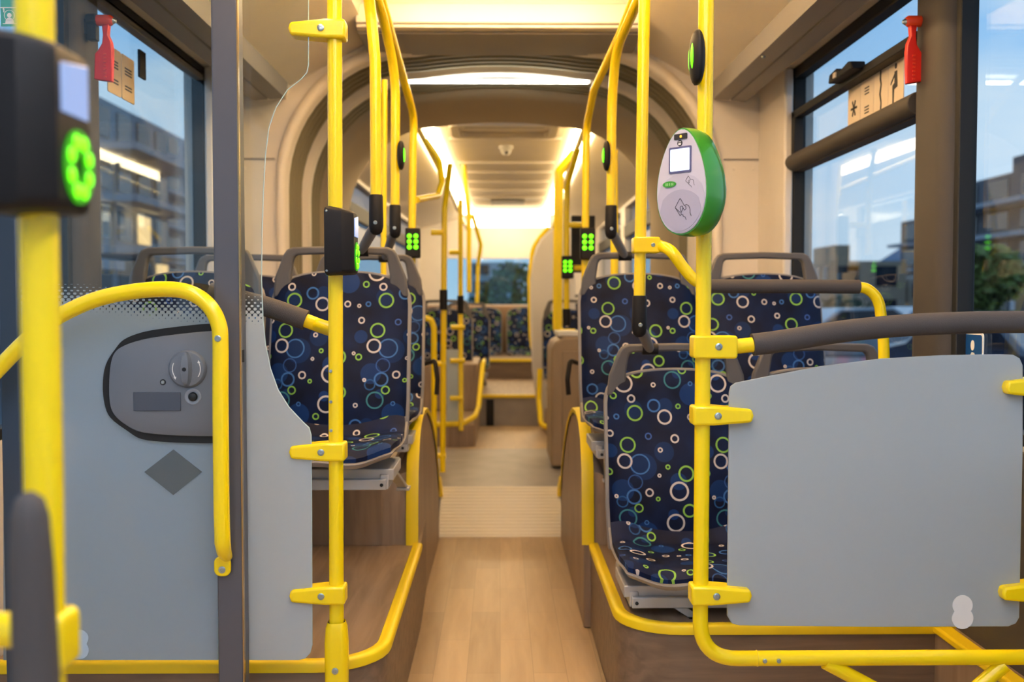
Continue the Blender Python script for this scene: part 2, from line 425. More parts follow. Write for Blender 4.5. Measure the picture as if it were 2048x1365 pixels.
# grey duct covers with bolts along the coves
for s, nm in ((-1, 'left'), (1, 'right')):
    t = thing('cove_duct_cover', f'long grey duct cover with bolts above the {nm} hand windows', 'ceiling panel', (s*1.04, 1, Z(.93)), 0)
    t['kind'] = 'structure'
    m = MB(); a = [(s*.955, 1.002), (s*.968, .922), (s*1.04, .918), (s*1.046, .927), (s*1.052, .917), (s*1.115, .912), (s*1.125, .925), (s*1.105, .94), (s*.98, .95)]
    m.prism([(x - s*1.04, z - .93) for x, z in a], -3.5, 3.55, 'y'); m.build('cover_panel', covegrey, t)
    for k in range(6):
        for dx in (.985,):
            MB().lathe([(.009, 0), (.009, .004), (.005, .008), (.001, .009)], (s*dx - s*1.04, -1.1 + .9*k + .25, .921 - .93), (0, 0, -1), 14).build('bolt', steel, t)
# LED strips of the front section (above the frame's upper edge)
for s, nm in ((-1, 'left'), (1, 'right')):
    o = MB().box(s*.50 - .035, s*.50 + .035, 1.5, 3.7, Z(1.245), Z(1.268)).build('light_strip', led_warm, origin=(s*.5, 2.6, Z(1.25)))
    tag(o, f'warm ceiling light strip over the {nm} side of the front aisle', 'light')
    o = MB().box(s*.50 - .035, s*.50 + .035, -2.4, 1.4, Z(1.245), Z(1.268)).build('light_strip', led_day, origin=(s*.5, -.5, Z(1.25)))
    tag(o, f'white ceiling light strip over the {nm} side of the entrance', 'light')
o = MB().box(-.46, .46, 3.90, 3.96, Z(1.245), Z(1.268)).build('light_strip', led_warm, origin=(0, 3.93, Z(1.25)))  # invented cross light, kept out of view, added to brighten the fascia beam
tag(o, 'unseen warm light strip added across the ceiling to brighten the joint beam', 'light')
# fascia beam, ceiling end
m = MB().box(-.60, .60, 4.2, 4.26, Z(1.145), Z(1.272)).box(-.60, .60, 4.185, 4.2, Z(1.16), Z(1.245))
fas = struct(m.build('trim_1', ceil_m, bevel=.006))
m = MB().box(-.60, .60, 4.26, 4.62, Z(1.135), Z(1.30)); m.build('header_underside', covegrey, fas)

# ------------- joint bulkhead and bellows
def arch(hw, top, cr, zb, n=14, crz=None, bot=None):
    """rounded-arch profile from left bottom over the top to right bottom; slightly domed top"""
    crz = crz or cr; pts = [(-hw, zb), (-hw, (zb + top - crz) / 2), (-hw, top - crz)]
    for k in range(1, n + 1):
        a = PI/2 * k / n; pts.append((-hw + cr - cr*math.cos(a), top - crz + crz*math.sin(a)*.97 ))
    x0 = -hw + cr; z0 = top - crz*.03; mid = []
    for k in range(1, 10):
        x = x0 + (-2*x0) * k/10; mid.append((x, z0 + .03*(1 - (x/x0)**2)))
    right = [(-x, z) for x, z in reversed(pts)]
    return pts + mid + right
A0 = arch(1.0, 1.178, .60, -1.17, crz=.64)
def outer(pt, w=1.31, t=1.32):
    x, z = pt
    # push point to the surrounding rectangle
    c = Vector((0, 0)); d = Vector((x, z)); 
    if z < .25: return (math.copysign(w, x), z)
    k = min(w / max(abs(x), 1e-6), t / max(z, 1e-6)); return (max(-w, min(w, x*k)), min(t, z*k))
def bulkhead(name, y, th, prof2, mt, w=1.31, t=1.32, dx=0):
    m = MB(); inn = [(x + dx, Z(z)) for x, z in prof2]; out = [(outer(p, w, t)[0] + dx, Z(outer(p, w, t)[1])) for p in prof2]
    m.grid([[(x, y, z) for x, z in out], [(x, y, z) for x, z in inn], [(x, y + th, z) for x, z in inn], [(x, y + th, z) for x, z in out]])
    return struct(m.build(name, mt, ang=30))
bk = bulkhead('wall_joint', 4.6, .12, A0, beige)
m = MB(); P = []   # pale lip round the opening
for (sx, y) in ((1.025, 4.598), (1.02, 4.580), (1.0, 4.570), (.985, 4.578), (.98, 4.60), (.98, 4.66)):
    P.append([(x*sx, y, Z(z*(sx if z > 0 else 1))) for x, z in A0])
m.grid(P); part(m.build('opening_lip', ceil_m, bk, ang=80), 'pale rounded lip round the joint opening')
# seams in the bulkhead
for s in (-1, 1):
    x0, x1 = sorted((s*1.03, s*1.228)); MB().box(x0, x1, 4.594, 4.599, Z(.655), Z(.661)).build('seam', covegrey, bk)
    for xx in (1.08, 1.17): MB().lathe([(.008, 0), (.007, .003), (.002, .004)], (s*xx, 4.6, Z(.615)), (0, -1, 0), 12).build('bolt', beige, bk)
    m = MB().box(*sorted((s*1.19, s*1.228)), 4.18, 4.6, Z(-.34), Z(.98)); struct(m.build('trim_2' if s < 0 else 'trim_3', beige, bevel=.01))
bel = thing('articulation_bellows', 'dark olive pleated bellows joining the two bus halves', 'bellows', (0, 5.1, 0))
def loft(ys, base, y_off=5.1):
    P = []
    for y, sc_ in ys: P.append([(x*sc_, y - y_off, Z(z*(sc_ if z > 0 else 1))) for x, z in base])
    return MB().grid(P)
def pleat(y0, y1, per, a0, a1):
    out = []; n_ = int(round((y1 - y0)/per))
    for k in range(n_):
        for q_, w_ in ((0, a1), (.22, a0), (.5, a0), (.72, a1)): out.append((y0 + (k + q_)*per, w_))
    return out + [(y1, a1)]
loft(pleat(4.725, 5.10, .075, 1.0, 1.045), A0).build('pleats', olive, bel, ang=40)
loft(pleat(5.22, 5.52, .075, .985, 1.025), A0).build('pleats', olive, bel, ang=40)
part(loft([(5.10, 1.03), (5.11, .985), (5.13, .975), (5.18, .975), (5.21, .985), (5.22, 1.03)], A0).build('hoop', ceil_m, bel, ang=60), 'cream middle hoop')
loft([(5.52, 1.03), (5.54, .975), (5.62, .955), (6.2, .945), (6.3, .95)], A0).build('arch_lining', archbeige, bel, ang=60)
o = MB().prism(rrect(-.49, .455, Z(1.120), Z(1.136), .006, 4), 5.12, 5.14).build('light_bar', mat('joint_led', '#ffffff', .5, emit='#fffbe8', es=9), origin=(0, 5.1, Z(1.11)))
tag(o, 'bright white light bar across the top of the joint', 'light')

# ------------- floors
m = MB().box(-HW, HW, Y0, 4.92, -.06, 0)
struct(m.build('floor', floor_m, smooth=False))
rp = thing('ramp_plate', 'cream ribbed ramp plate rising to the turntable', 'ramp', (0, 4.92, 0))
zt = Z(-.975); yt = 5.22
m = MB().prism([(0, -.05), (0, .004), (yt - 4.92, zt + .004), (yt - 4.92, -.05)], -.31, .315, 'x'); m.build('plate', tread, rp)
m = MB(); nrm = Vector((0, -(zt), yt - 4.92)).normalized()
for k in range(15):
    t_ = .04 + .92*k/14; c = Vector((0, (yt-4.92)*t_, zt*t_ + .004)); d = Vector((0, yt-4.92, zt)).normalized()*.005
    m.add([Vector((x, 0, 0)) + c + q_ for x in (-.305, .31) for q_ in (-d, -d*.6 + nrm*.004, d*.6 + nrm*.004, d)], [(0,4,5,1),(1,5,6,2),(2,6,7,3),(0,1,2,3),(7,6,5,4)])
m.build('ridges', tread, rp, smooth=False)
for s in (-1, 1):
    m = MB().prism([(s*.297, 0), (s*.330, 0), (s*.330, .10), (s*.310, .085)], .20, .30, 'y'); part(m.build('edge_marker', edge_y, rp), 'yellow corner marker')
    for v in m.v: pass
for ch in rp.children:
    if ch.name.startswith('edge_marker'): ch.location.z = zt - .03
m = MB().box(-1.3, 1.35, yt, 6.6, zt - .06, zt)
o = struct(m.build('floor_turntable', vinyl_grey, smooth=False))
m = MB().prism([(6.6, zt), (8.6, Z(-1.07)), (8.6, Z(-1.2)), (6.6, Z(-1.2))], -1.3, 1.5, 'x'); struct(m.build('floor_rear', floor_m, smooth=False))

# ------------- side windows
FW = {}
def window(n, s, y0, y1, z0=SILL, z1=HEAD, gmat=win_glass, frame=True, dx=0, hw=HW):
    xi = s*hw + dx
    g = MB().box(*sorted((xi + s*.035, xi + s*.041)), y0, y1, z0, z1).build(f'window_{n}', gmat); struct(g)
    if frame:
        b = .028; m = MB(); a = sorted((xi + s*.0, xi + s*.05))
        m.ring([(y0, z0), (y1, z0), (y1, z1), (y0, z1)], [(y0+b, z0+b), (y1-b, z0+b), (y1-b, z1-b*1.6), (y0+b, z1-b*1.6)], a[0], a[1], 'x')
        m.build('window_frame', blackrub, g, bevel=.004)
    return g
# right: window_2 from 2.92 to 4.21 ; left: 3.06 to 4.21
wr = window(2, 1, 2.92, 4.21); wr2 = window(3, 1, .95, 2.70); window(4, 1, -2.4, .72)
wl = window(5, -1, 3.06, 4.21); wl2 = window(6, -1, 1.0, 2.89); window(7, -1, -2.4, .76)
def rail(win, s, y0, y1, z, r=.034):
    x = s*(HW - .002)
    m = MB().tube([(x, y0, z), (x, y1, z)], r, 16); m.box(*sorted((x, x + s*.05)), y0, y1, z - r*1.1, z + r*.9)
    part(m.build('window_rail', pillar_m, win, bevel=.003), 'rounded brown rail')
# the opening vent windows: thick rail, thin sash bar and latch
rail(wr, 1, 2.93, 4.26, Z(.585))
m = MB().box(HW - .012, HW + .03, 2.93, 4.19, Z(.765), Z(.795)); m.box(HW - .012, HW + .03, 4.14, 4.18, Z(.6), Z(.79)); m.build('sash_bar', blackrub, wr, bevel=.003)
pl = [Z(.78), Z(.80)]
m = MB().prism([(3.36, Z(.785)), (3.60, Z(.785)), (3.59, Z(.815)), (3.52, Z(.822)), (3.48, Z(.806)), (3.40, Z(.818)), (3.37, Z(.812))], HW - .05, HW, 'x')
m.build('latch', blk, wr, bevel=.004); MB().box(HW - .055, HW - .045, 3.51, 3.535, Z(.79), Z(.808)).build('latch_pin', ceil_m, wr)
for k in (wl,):
    m = MB().box(-HW - .04, -HW + .0, 3.08, 4.19, HEAD - .058, HEAD - .028); m.build('blind_rail', covegrey, k, bevel=.003)
    MB().box(-HW - .036, -HW - .028, 3.53, 3.59, Z(.79), Z(.885)).build('glass_mark', black_p, k)
def pillar(s, y0, y1, n):
    x0 = s*(HW + .06); xi = s*(HW - .03); w_ = y1 - y0; pts = []
    pts = [(x0, y0), (xi + s*.035, y0 + .0), (xi + s*.008, y0 + .02), (xi, y0 + .05), (xi, y1 - .05), (xi + s*.008, y1 - .02), (xi + s*.035, y1), (x0, y1)]
    m = MB().prism(pts, SILL - .5, HEAD, 'z'); o = struct(m.build(f'trim_{n}', pillar_m, ang=60)); return o
m = MB().box(HW - .012, HW - .001, .9, 3.2, .003, SILL - .01); struct(m.build('trim_8', mat('dark_wall_trim', '#4b4641', .6), bevel=.003))
pr_ = pillar(1, 2.70, 2.92, 4); plf = pillar(-1, 2.89, 3.06, 5); pillar(1, .72, .95, 6); pillar(-1, .76, 1.0, 7)

# ------------------------------------------------------------------ seat platforms (wheel boxes)
FENDER = [(3.53, -.88), (3.54, -.72), (3.56, -.60), (3.62, -.50), (3.72, -.445), (3.85, -.425), (4.02, -.432), (4.2, -.475), (4.36, -.535), (4.55, -.64), (4.72, -.78), (4.86, -.95)]
def platform(side):
    s = -1 if side == 'left' else 1
    yf = 2.36 if side == 'left' else 2.62; xe = .285 if side == 'left' else .325
    t = thing('seat_platform', f'brown wood-look wheel box platform under the seats on the {side}', 'platform', (s*.75, yf, 0))
    oy = yf
    o_ = Vector((s*.75, yf, 0))
    zp = Z(-.87)
    # foot plateau with rounded inner corner
    cr = .16; poly = [(s*1.225, yf)]
    for k in range(9):
        a = PI/2*k/8; poly.append((s*(xe + cr - cr*math.sin(a)), yf + cr - cr*math.cos(a)))
    poly += [(s*(xe), 3.53), (s*.31, 4.3), (s*.31, 4.9), (s*.93, 4.9), (s*.93, 4.59), (s*1.225, 4.59)]
    L2 = lambda P_: [(x - o_.x, y - o_.y) for x, y in P_]
    m = MB().prism(L2(poly), .003, zp, 'z'); m.build('plateau', wood_front, t)
    m = MB().prism(L2(poly), zp, zp + .002, 'z'); m.build('plateau_cover', wood_top, t)
    # yellow edge strip running round the plateau, up and over the fender panel
    path = [(x, y, zp + .004) for x, y in poly[:11]]
    prof_ = []
    def strip(path3, wdt, inward):
        pts = path3; P = []
        for i, p in enumerate(pts):
            a = Vector(pts[max(i-1, 0)]); b = Vector(pts[min(i+1, len(pts)-1)]); tdir = (b - a).normalized()
            nn = Vector((0, 0, 1)); side_ = tdir.cross(nn).normalized()
            if side_.dot(inward(Vector(p))) < 0: side_ = -side_
            q = Vector(p)
            pr2 = [q - side_*.006 + nn*-.020, q - side_*.008 + nn*.0, q - side_*.004 + nn*.006, q + side_*wdt*.45 + nn*.008, q + side_*wdt*.55 + nn*.006, q + side_*wdt + nn*.005, q + side_*(wdt+.003), q + side_*wdt*.9 + nn*-.003]
            P.append([v - o_ for v in pr2])
        return P
    full = [Vector(p) for p in path] 
    inw = lambda p: Vector((s*.7, 3.0, 0)) - Vector((p.x, p.y, 0))
    m = MB(); m.grid(strip(full, .024, inw)); part(m.build('edge_strip', edge_y, t, ang=50), 'yellow rubber edge strip')
    # fender panel: shaped board beside the aisle with sloping wood shoulder behind it
    fx0, fx1 = s*.30, s*.335
    fb = [(y - o_.y, Z(z)) for y, z in FENDER]
    m = MB().prism([(3.53 - o_.y, .003)] + fb + [(4.86 - o_.y, .003)], fx0 - o_.x, fx1 - o_.x, 'x'); m.build('fender_panel', wood_side, t, bevel=.002)
    P = []
    for i, (y, z) in enumerate(FENDER):
        a = Vector((0, *FENDER[max(i-1, 0)])); b = Vector((0, *FENDER[min(i+1, len(FENDER)-1)])); td = (b - a).normalized(); nn = Vector((0, -td.z, td.y))
        q = Vector((0, y, Z(z))) - Vector((0, o_.y, 0))
        if i == 0: q.z = zp + .002; nn = Vector((0, -1, .15)).normalized()
        P.append([Vector((fx0 - s*.006 - o_.x, 0, 0)) + q - nn*.012, Vector((fx0 - s*.008 - o_.x, 0, 0)) + q + nn*.005, Vector((fx0 + s*.018 - o_.x, 0, 0)) + q + nn*.009, Vector((fx0 + s*.036 - o_.x, 0, 0)) + q + nn*.005, Vector((fx0 + s*.037 - o_.x, 0, 0)) + q - nn*.008])
    part(MB().grid(P).build('fender_edge_strip', edge_y, t, ang=50), 'yellow rubber edge over the curved board')
    # seat box behind, lower than the fender, with a slanted shoulder
    zb = Z(-.64)
    x1, x2 = s*.336, s*.42
    P = []
    for (y, z) in FENDER[:9]:
        P.append([(x1 - o_.x, y - o_.y + .004, Z(z) - .01), (x2 - o_.x, y - o_.y + .004, min(Z(z), zb)), (x2 - o_.x, y - o_.y + .004, .003)])
    MB().grid(P).build('shoulder', wood_side, t, ang=30)
    m = MB().add([(x1 - o_.x, 3.534 - o_.y, zp), (x2 - o_.x, 3.534 - o_.y, zp), (x2 - o_.x, 3.6 - o_.y, zb), (x1 - o_.x, 3.62 - o_.y, Z(-.5))], [(0, 1, 2, 3)]).build('shoulder_front', wood_side, t)
    m = MB().box(*sorted((x2 - o_.x, s*1.225 - o_.x)), 3.53 - o_.y, 4.58 - o_.y, zp, zb); m.build('seat_box', wood_side, t, bevel=.004)
    if side == 'right':
        m = MB().box(1.165 - o_.x, 1.226 - o_.x, 1.4 - o_.y, 2.62 - o_.y, .003, zp); m.build('wall_ledge', wood_side, t)
        part(MB().box(1.155 - o_.x, 1.20 - o_.x, 1.4 - o_.y, 2.64 - o_.y, zp - .012, zp + .010).build('ledge_strip', edge_y, t, bevel=.006), 'yellow rubber edge along the wall')
    return t
pL = platform('left'); pR = platform('right')

# ------------------------------------------------------------------ seats
def make_seat():
    t = thing('bus_seat', 'seat', 'seat')
    W_ = .215; NU, NV = 17, 21
    def backpt(u, v, grow=0):
        z = -.04 + v*.508
        k = max(0, (v - .80)/.20); hw = (W_ + grow)*(1 - .10*k**3 - .03*max(0, .25 - v)/.25)
        arch_ = .022*(1 - u*u)*max(0, (v - .7)/.3) - .0*u
        zz = z + arch_ - .020*(abs(u)**5)*k + grow*(v - .5)*2
        y = .015 + .085*v + .022*(u*u - .5) - .020*math.sin(v*PI*1.6)*(1 - u*u*.5)
        return Vector((u*hw, y, zz))
    P = [[backpt(-1 + 2*j/(NU-1), i/(NV-1)) for j in range(NU)] for i in range(NV)]
    def off(i, j, p): 
        ed = min(i, NV-1-i, j, NU-1-j); return p + Vector((0, .028, 0))
    # pillowed front: pull rim back
    for i in range(NV):
        for j in range(NU):
            ed = min(NV-1-i, j, NU-1-j) if True else 0
            if ed == 0: P[i][j] += Vector((0, .014, 0))
            elif ed == 1: P[i][j] += Vector((0, .003, 0))
    m = MB().slab(P, off)
    uvs = [((v[0]), v[2] + .05) for v in m.v]
    bpart = m.build('backrest', moq, t, uvs=uvs, ang=60)
    # shell behind with a visible rim
    P = [[backpt(-1 + 2*j/(NU-1), i/(NV-1), .010) + Vector((0, .026, -.004)) for j in range(NU)] for i in range(NV)]
    m = MB().slab(P, lambda i, j, p: p + Vector((0, .022 + (.012 if 2 < i < NV-3 and 2 < j < NU-3 else 0), 0)))
    m.build('shell', seatgrey, t, ang=50, bevel=.003)
    # cushion
    NV2 = 15
    def cup(u, v):
        y = -.325*v + .02; hw = W_*(1 - .05*max(0, v - .75)/.25*abs(u))
        z = -.012 + .020*math.cos(u*PI*2)*(.35)*v + .022*u*u - .010*math.sin(v*PI) - .016*max(0, (v-.72)/.28)**2 + .04*max(0, (.15 - v)/.15)
        return Vector((u*hw, y - .022*(1-u*u)*v, z))
    P = [[cup(-1 + 2*j/(NU-1), i/(NV2-1)) for j in range(NU)] for i in range(NV2)]
    for i in range(NV2):
        for j in range(NU):
            ed = min(NV2-1-i, j, NU-1-j)
            if ed == 0: P[i][j] += Vector((0, 0, -.012))
            elif ed == 1: P[i][j] += Vector((0, 0, -.002))
    m = MB().slab(P, lambda i, j, p: p + Vector((0, .004, -.022)))
    uvs = [(v[0], v[1]*1.05 + .37) for v in m.v]
    m.build('seat_cushion', moq, t, uvs=uvs, ang=60)
    P = [[cup(-1 + 2*j/(NU-1), i/(NV2-1)) for j in range(NU)] for i in range(NV2)]
    P = [[Vector((p.x*1.04, p.y*1.035, p.z - .026)) for p in row] for row in P]
    m = MB().slab(P, lambda i, j, p: p + Vector((-p.x*.05, .012, -.016)))
    m.build('seat_pan', seatgrey, t, ang=50, bevel=.003)
    # top grab handle: trapezoid arch
    y0, y1 = .122, .150
    o_ = [(-.216, .41), (-.209, .475), (-.180, .548), (-.170, .562), (-.150, .570), (0, .5735), (.150, .570), (.170, .562), (.180, .548), (.209, .475), (.216, .41)]
    i_ = [(-.150, .41), (-.158, .475), (-.150, .528), (-.146, .540), (-.136, .545), (0, .5495), (.136, .545), (.146, .540), (.150, .528), (.158, .475), (.150, .41)]
    m = MB(); P = [[(x, y0, z) for x, z in o_], [(x, y1, z) for x, z in o_], [(x, y1, z) for x, z in i_], [(x, y0, z) for x, z in i_], [(x, y0, z) for x, z in o_]]
    k_ = len(o_); m.add([p for r_ in P[:4] for p in r_], [(r_*k_ + i, r_*k_ + i + 1, ((r_+1) % 4)*k_ + i + 1, ((r_+1) % 4)*k_ + i) for r_ in range(4) for i in range(k_-1)] + [(0, k_, 2*k_, 3*k_), (k_-1, 4*k_-1, 3*k_-1, 2*k_-1)])
    m.build('grab_handle', handlegrey, t, bevel=.007, bseg=3)
    # bracket and rear mount
    m = MB().box(-.185, .185, -.245, -.225, -.143, -.112).box(-.205, .205, -.225, -.02, -.118, -.085)
    m.box(-.19, -.165, -.23, .10, -.143, -.10).box(.165, .19, -.23, .10, -.143, -.10)
    part(m.build('bracket', bracket_m, t, bevel=.003), 'pale steel seat bracket')
    for s in (-1, 1): MB().lathe([(.005, 0), (.005, .003), (.001, .004)], (s*.172, -.245, -.128), (0, -1, 0), 10).build('rivet', blackrub, t)
    return t
seat0 = make_seat()
def place(n, x, y, z, label, group, leg=None, rot=0):
    o = seat0 if n == 0 else dup(seat0)
    o.location = (x, y, z); o.rotation_euler.z = rot; tag(o, label, 'seat', group)
    if leg:
        (xa, ya, za), (xb, yb, zb) = leg
        m = MB(); a = Vector((xa, ya, za)); b = Vector((xb, yb, zb)); dd = (b - a).normalized(); sd = Vector((.022, 0, 0))
        nn = dd.cross(sd).normalized()*.006
        m.add([a - sd - nn, a + sd - nn, b + sd*.7 - nn, b - sd*.7 - nn, a - sd + nn, a + sd + nn, b + sd*.7 + nn, b - sd*.7 + nn], [(0,1,2,3),(7,6,5,4),(0,4,5,1),(1,5,6,2),(2,6,7,3),(3,7,4,0)])
        m.box(b.x - .022, b.x + .022, b.y - .03, b.y + .02, b.z - .006, b.z + .004)
        m.build('leg', bracket_m, o, bevel=.002)
    return o
gN = 'blue ring patterned seats of the front half'
place(0, -.51, 3.07, Z(-.393), 'blue patterned seat beside the aisle, behind the yellow pole of the glass screen', gN, ((.15, .05, -.12), (.18, .32, -.24)))
place(1, -.985, 3.10, Z(-.393), 'blue patterned window seat seen through the glass screen with the dot fade', gN)
place(2, -.515, 3.74, Z(-.385), 'blue patterned aisle seat on the left, second row, mostly hidden by the seat before it', gN)
place(3, -.99, 3.76, Z(-.385), 'window seat on the left, second row, only its grip seen behind the glass', gN)
place(4, .548, 2.95, Z(-.70), 'lowest blue patterned seat by the right yellow pole, half behind the frosted panel', gN, ((-.075, -.235, -.125), (-.01, -.235, -.172)))
place(5, 1.0, 2.97, Z(-.70), 'low window seat almost wholly hidden by the frosted panel, only its grip shows', gN)
place(6, .515, 3.58, Z(-.385), 'blue patterned seat above the right wheel box, standing behind the lowest seat', gN, ((-.14, -.20, -.12), (-.125, -.02, -.253)))
place(7, .985, 3.60, Z(-.385), 'blue patterned window seat on the right, behind the long dark padded bar', gN)
for i, o in enumerate([x for x in col.objects if x.name.startswith('bus_seat')]): pass

# ------------------------------------------------------------------ poles and rails
R = .0168
def pole(name, label, cat, pts, r=R, fr=.09, group=None, origin=None, mt=None, raw=False):
    pts = [Vector(p) for p in pts]; o_ = Vector(origin) if origin else pts[-1].copy()
    t = thing(name, label, cat, o_, 0, group)
    path = pts if raw else fillet(pts, fr, 10)
    MB().tube([p - o_ for p in path], r, 24).build('tube', mt or yellow, t, ang=60)
    return t
def clamp(t, cx, cy, cz, direction, length=.10, h=.042, name='panel_clamp', sx=.035, th=.052, tail_h=.026):
    """moulded clamp round a pole at (cx,cy), tapering sideways; direction -1 left / +1 right"""
    o_ = t.location; s = direction
    poly = [(-s*.024, -h/2), (-s*.024, h/2), (s*.022, h/2), (s*length, tail_h/2 + .001), (s*(length+.004), 0), (s*length, -tail_h/2 - .002), (s*.022, -h/2)]
    m = MB().prism([(x + cx - o_.x, z + cz - o_.z) for x, z in poly], cy - .027 - o_.y, cy + .025 - o_.y)
    c = m.build(name, yellow, t, bevel=.006, bseg=3)
    screw(c, (cx - o_.x + s*.030, cy - .028 - o_.y, cz - o_.z), r=.0078)
    return c
def px_clamp(t, p, s, **k): return clamp(t, p.x, p.y, p.z, s, **k)

# P0: right pole, turning into a low rail to the right
Yp = 2.18
pb = at(1400, 1318, Yp); ptop = at(1412, 0, Yp)
xr = pb.x
P0 = pole('grab_pole', 'right yellow pole carrying the green ticket reader and the frosted panel', 'pole',
          [Vector((xr + .004, Yp, Z(1.25))), Vector((xr, Yp, pb.z)), Vector((1.1, Yp, pb.z)), Vector((1.226, Yp, pb.z))], fr=.085, origin=(xr, Yp, pb.z))
def on(px, py, Y): return at(px, py, Y)
k = at(1405, 830, Yp)
for y_, d_ in ((830, 1), (1187, 1)):
    px_clamp(P0, Vector((xr, Yp, at(1400, y_, Yp).z)), 1, length=.105, h=.043)
# upper clamp with stub and dark padded bar
zc = at(1400, 693, Yp).z
c = MB().prism(rrect(xr - .024, xr + .072, zc - .026, zc + .024, .007, 4), Yp - .028, Yp + .026, 'y')
c.v = [tuple(Vector(v) - P0.location) for v in c.v]; c = c.build('bar_clamp', yellow, P0, bevel=.004)
screw(c, Vector((xr + .03, Yp - .029, zc)) - P0.location, r=.0078)
bar = [at(1462, 694, Yp), at(1512, 690, Yp)]
curve = spline([at(1505, 690, Yp), at(1560, 683, Yp + .0), at(1680, 664, Yp), at(1800, 652, Yp), at(1930, 646, Yp), at(2080, 645, Yp), at(2230, 652, Yp)], 8)
gb = thing('padded_bar', 'long dark padded bar curving above the frosted panel', 'handrail', at(1505, 690, Yp))
MB().tube([p - gb.location for p in curve], .0245, 24).build('grip', foam, gb, ang=70)
part(MB().tube([at(1465, 694, Yp) - gb.location, at(1506, 690, Yp) - gb.location], .0165, 20).build('stub', yellow, gb), 'yellow end stub')
part(MB().tube([curve[-1] - gb.location, Vector((1.228, Yp, curve[-1].z)) - gb.location], .0165, 20).build('wall_stub', yellow, gb), 'yellow end stub')
# low rail screws, seam and braces
for px in (1530, 1558): screw(P0, Vector((at(px, 1323, Yp - .018).x, Yp - .0178, pb.z)) - P0.location, r=.005)
xs = at(1513, 1318, Yp).x
MB().lathe([(.0180, 0), (.0180, .0015)], Vector((xs, Yp, pb.z)) - P0.location, (1, 0, 0), 24).build('joint_ring', edge_y, P0)
def brace(pa, pb_):
    MB().tube([p - P0.location for p in (pa, pb_)], .016, 20).build('brace', yellow, P0)
brace(at(1650, 1325, Yp), at(1790, 1400, Yp)); brace(at(2008, 1330, Yp), at(1880, 1440, Yp))

# right clamps of the panel: short pole standing outside the frame
Pw = at(2086, 775, Yp)
pq = pole('grab_pole', 'yellow post at the far right holding the outer clamps of the frosted panel', 'pole', [Vector((Pw.x, Yp, at(0, 720, Yp).z)), Vector((Pw.x, Yp, pb.z + .0))], origin=(Pw.x, Yp, pb.z))
for y_ in (776, 1189): px_clamp(pq, Vector((Pw.x, Yp, at(0, y_, Yp).z)), -1, length=.090, h=.043)

# frosted panel
fr_m = frosted('frosted_panel', '#bfc7cb', .94)
pts = [(1478, 1251), (1463, 1247), (1454, 1232), (1455, 1100), (1457, 900), (1458, 785), (1461, 773), (1471, 766), (1540, 752), (1640, 733), (1760, 718), (1880, 711), (2000, 709), (2025, 710), (2038, 717), (2044, 731), (2044, 900), (2037, 1235), (2030, 1247), (2015, 1253), (1750, 1254)]
pp = [at(x, y, Yp) for x, y in pts]
pan = MB().prism([(p.x, p.z) for p in pp], Yp - .004, Yp + .004).build('frosted_panel', fr_m, bevel=.0015, origin=(at(1750, 1254, Yp)))
tag(pan, 'large frosted grey screen panel beside the right yellow pole', 'panel')
def eight(pan_, px, py, Y, name='sticker'):
    c0 = at(px, py - 12, Y); c1 = at(px, py + 14, Y); o_ = pan_.location
    m = MB()
    a = [(c0.x + .0225*math.cos(t), c0.z + .0225*math.sin(t)) for t in [math.radians(-38 + 256*k/20) for k in range(21)]]
    b = [(c1.x + .0240*math.cos(t), c1.z + .0240*math.sin(t)) for t in [math.radians(142 + 256*k/20) for k in range(21)]]
    m.prism([(x - o_.x, z - o_.z) for x, z in a + b], Y - .0058 - o_.y, Y - .0042 - o_.y)
    part(m.build(name, white, pan_), 'white double round sticker')
eight(pan, 1923, 1222, Yp)

# P5: pole ending in a black socket above the low right seat
def joint(t, p, link_to, tilt=0):
    """black socket at pole end p with a grey link arm reaching link_to"""
    o_ = t.location; p = Vector(p) - o_; q = Vector(link_to) - o_
    MB().lathe([(.001, .012), (.0185, .012), (.0205, .008), (.0215, -.06), (.0215, -.082), (.018, -.098), (.010, -.106), (.001, -.108)], p, (0, 0, 1), 24).build('socket', blk, t)
    screw(t, p + Vector((0, -.0215, -.072)), r=.006)
    a = p + Vector((0, -.002, -.075)); d = (q - a)
    m = MB().tube([a, a + d*.35, a + d*.75, q], [.015, .017, .016, .014], 14); m.build('link_arm', seatgrey, t)
    MB().tube([q + Vector((-.024, 0, 0)), q + Vector((.024, 0, 0))], .017, 16).build('link_sleeve', blk, t)
    screw(t, a + d*.6 + Vector((0, -.0175, 0)), r=.007)
Y5 = 2.86
p5 = at(1279, 600, Y5)
P5 = pole('grab_pole', 'straight yellow pole ending in a black socket above the lowest seat', 'pole', [Vector((at(1292, 0, Y5).x, Y5, Z(1.26))), Vector((p5.x, Y5, p5.z))])
joint(P5, p5, Vector((at(1300, 690, 3.08).x, 3.08, Z(-.70) + .555)))
cz = at(1280, 491, Y5)
m = MB().prism(rrect(cz.x - .022, cz.x + .055, cz.z - .023, cz.z + .023, .007, 4), cz.y - .026, cz.y + .026, 'y'); m.v = [tuple(Vector(v) - P5.location) for v in m.v]
cc_ = m.build('rail_clamp', yellow, P5, bevel=.004); screw(cc_, Vector((cz.x + .034, cz.y - .026, cz.z)) - P5.location, r=.006)
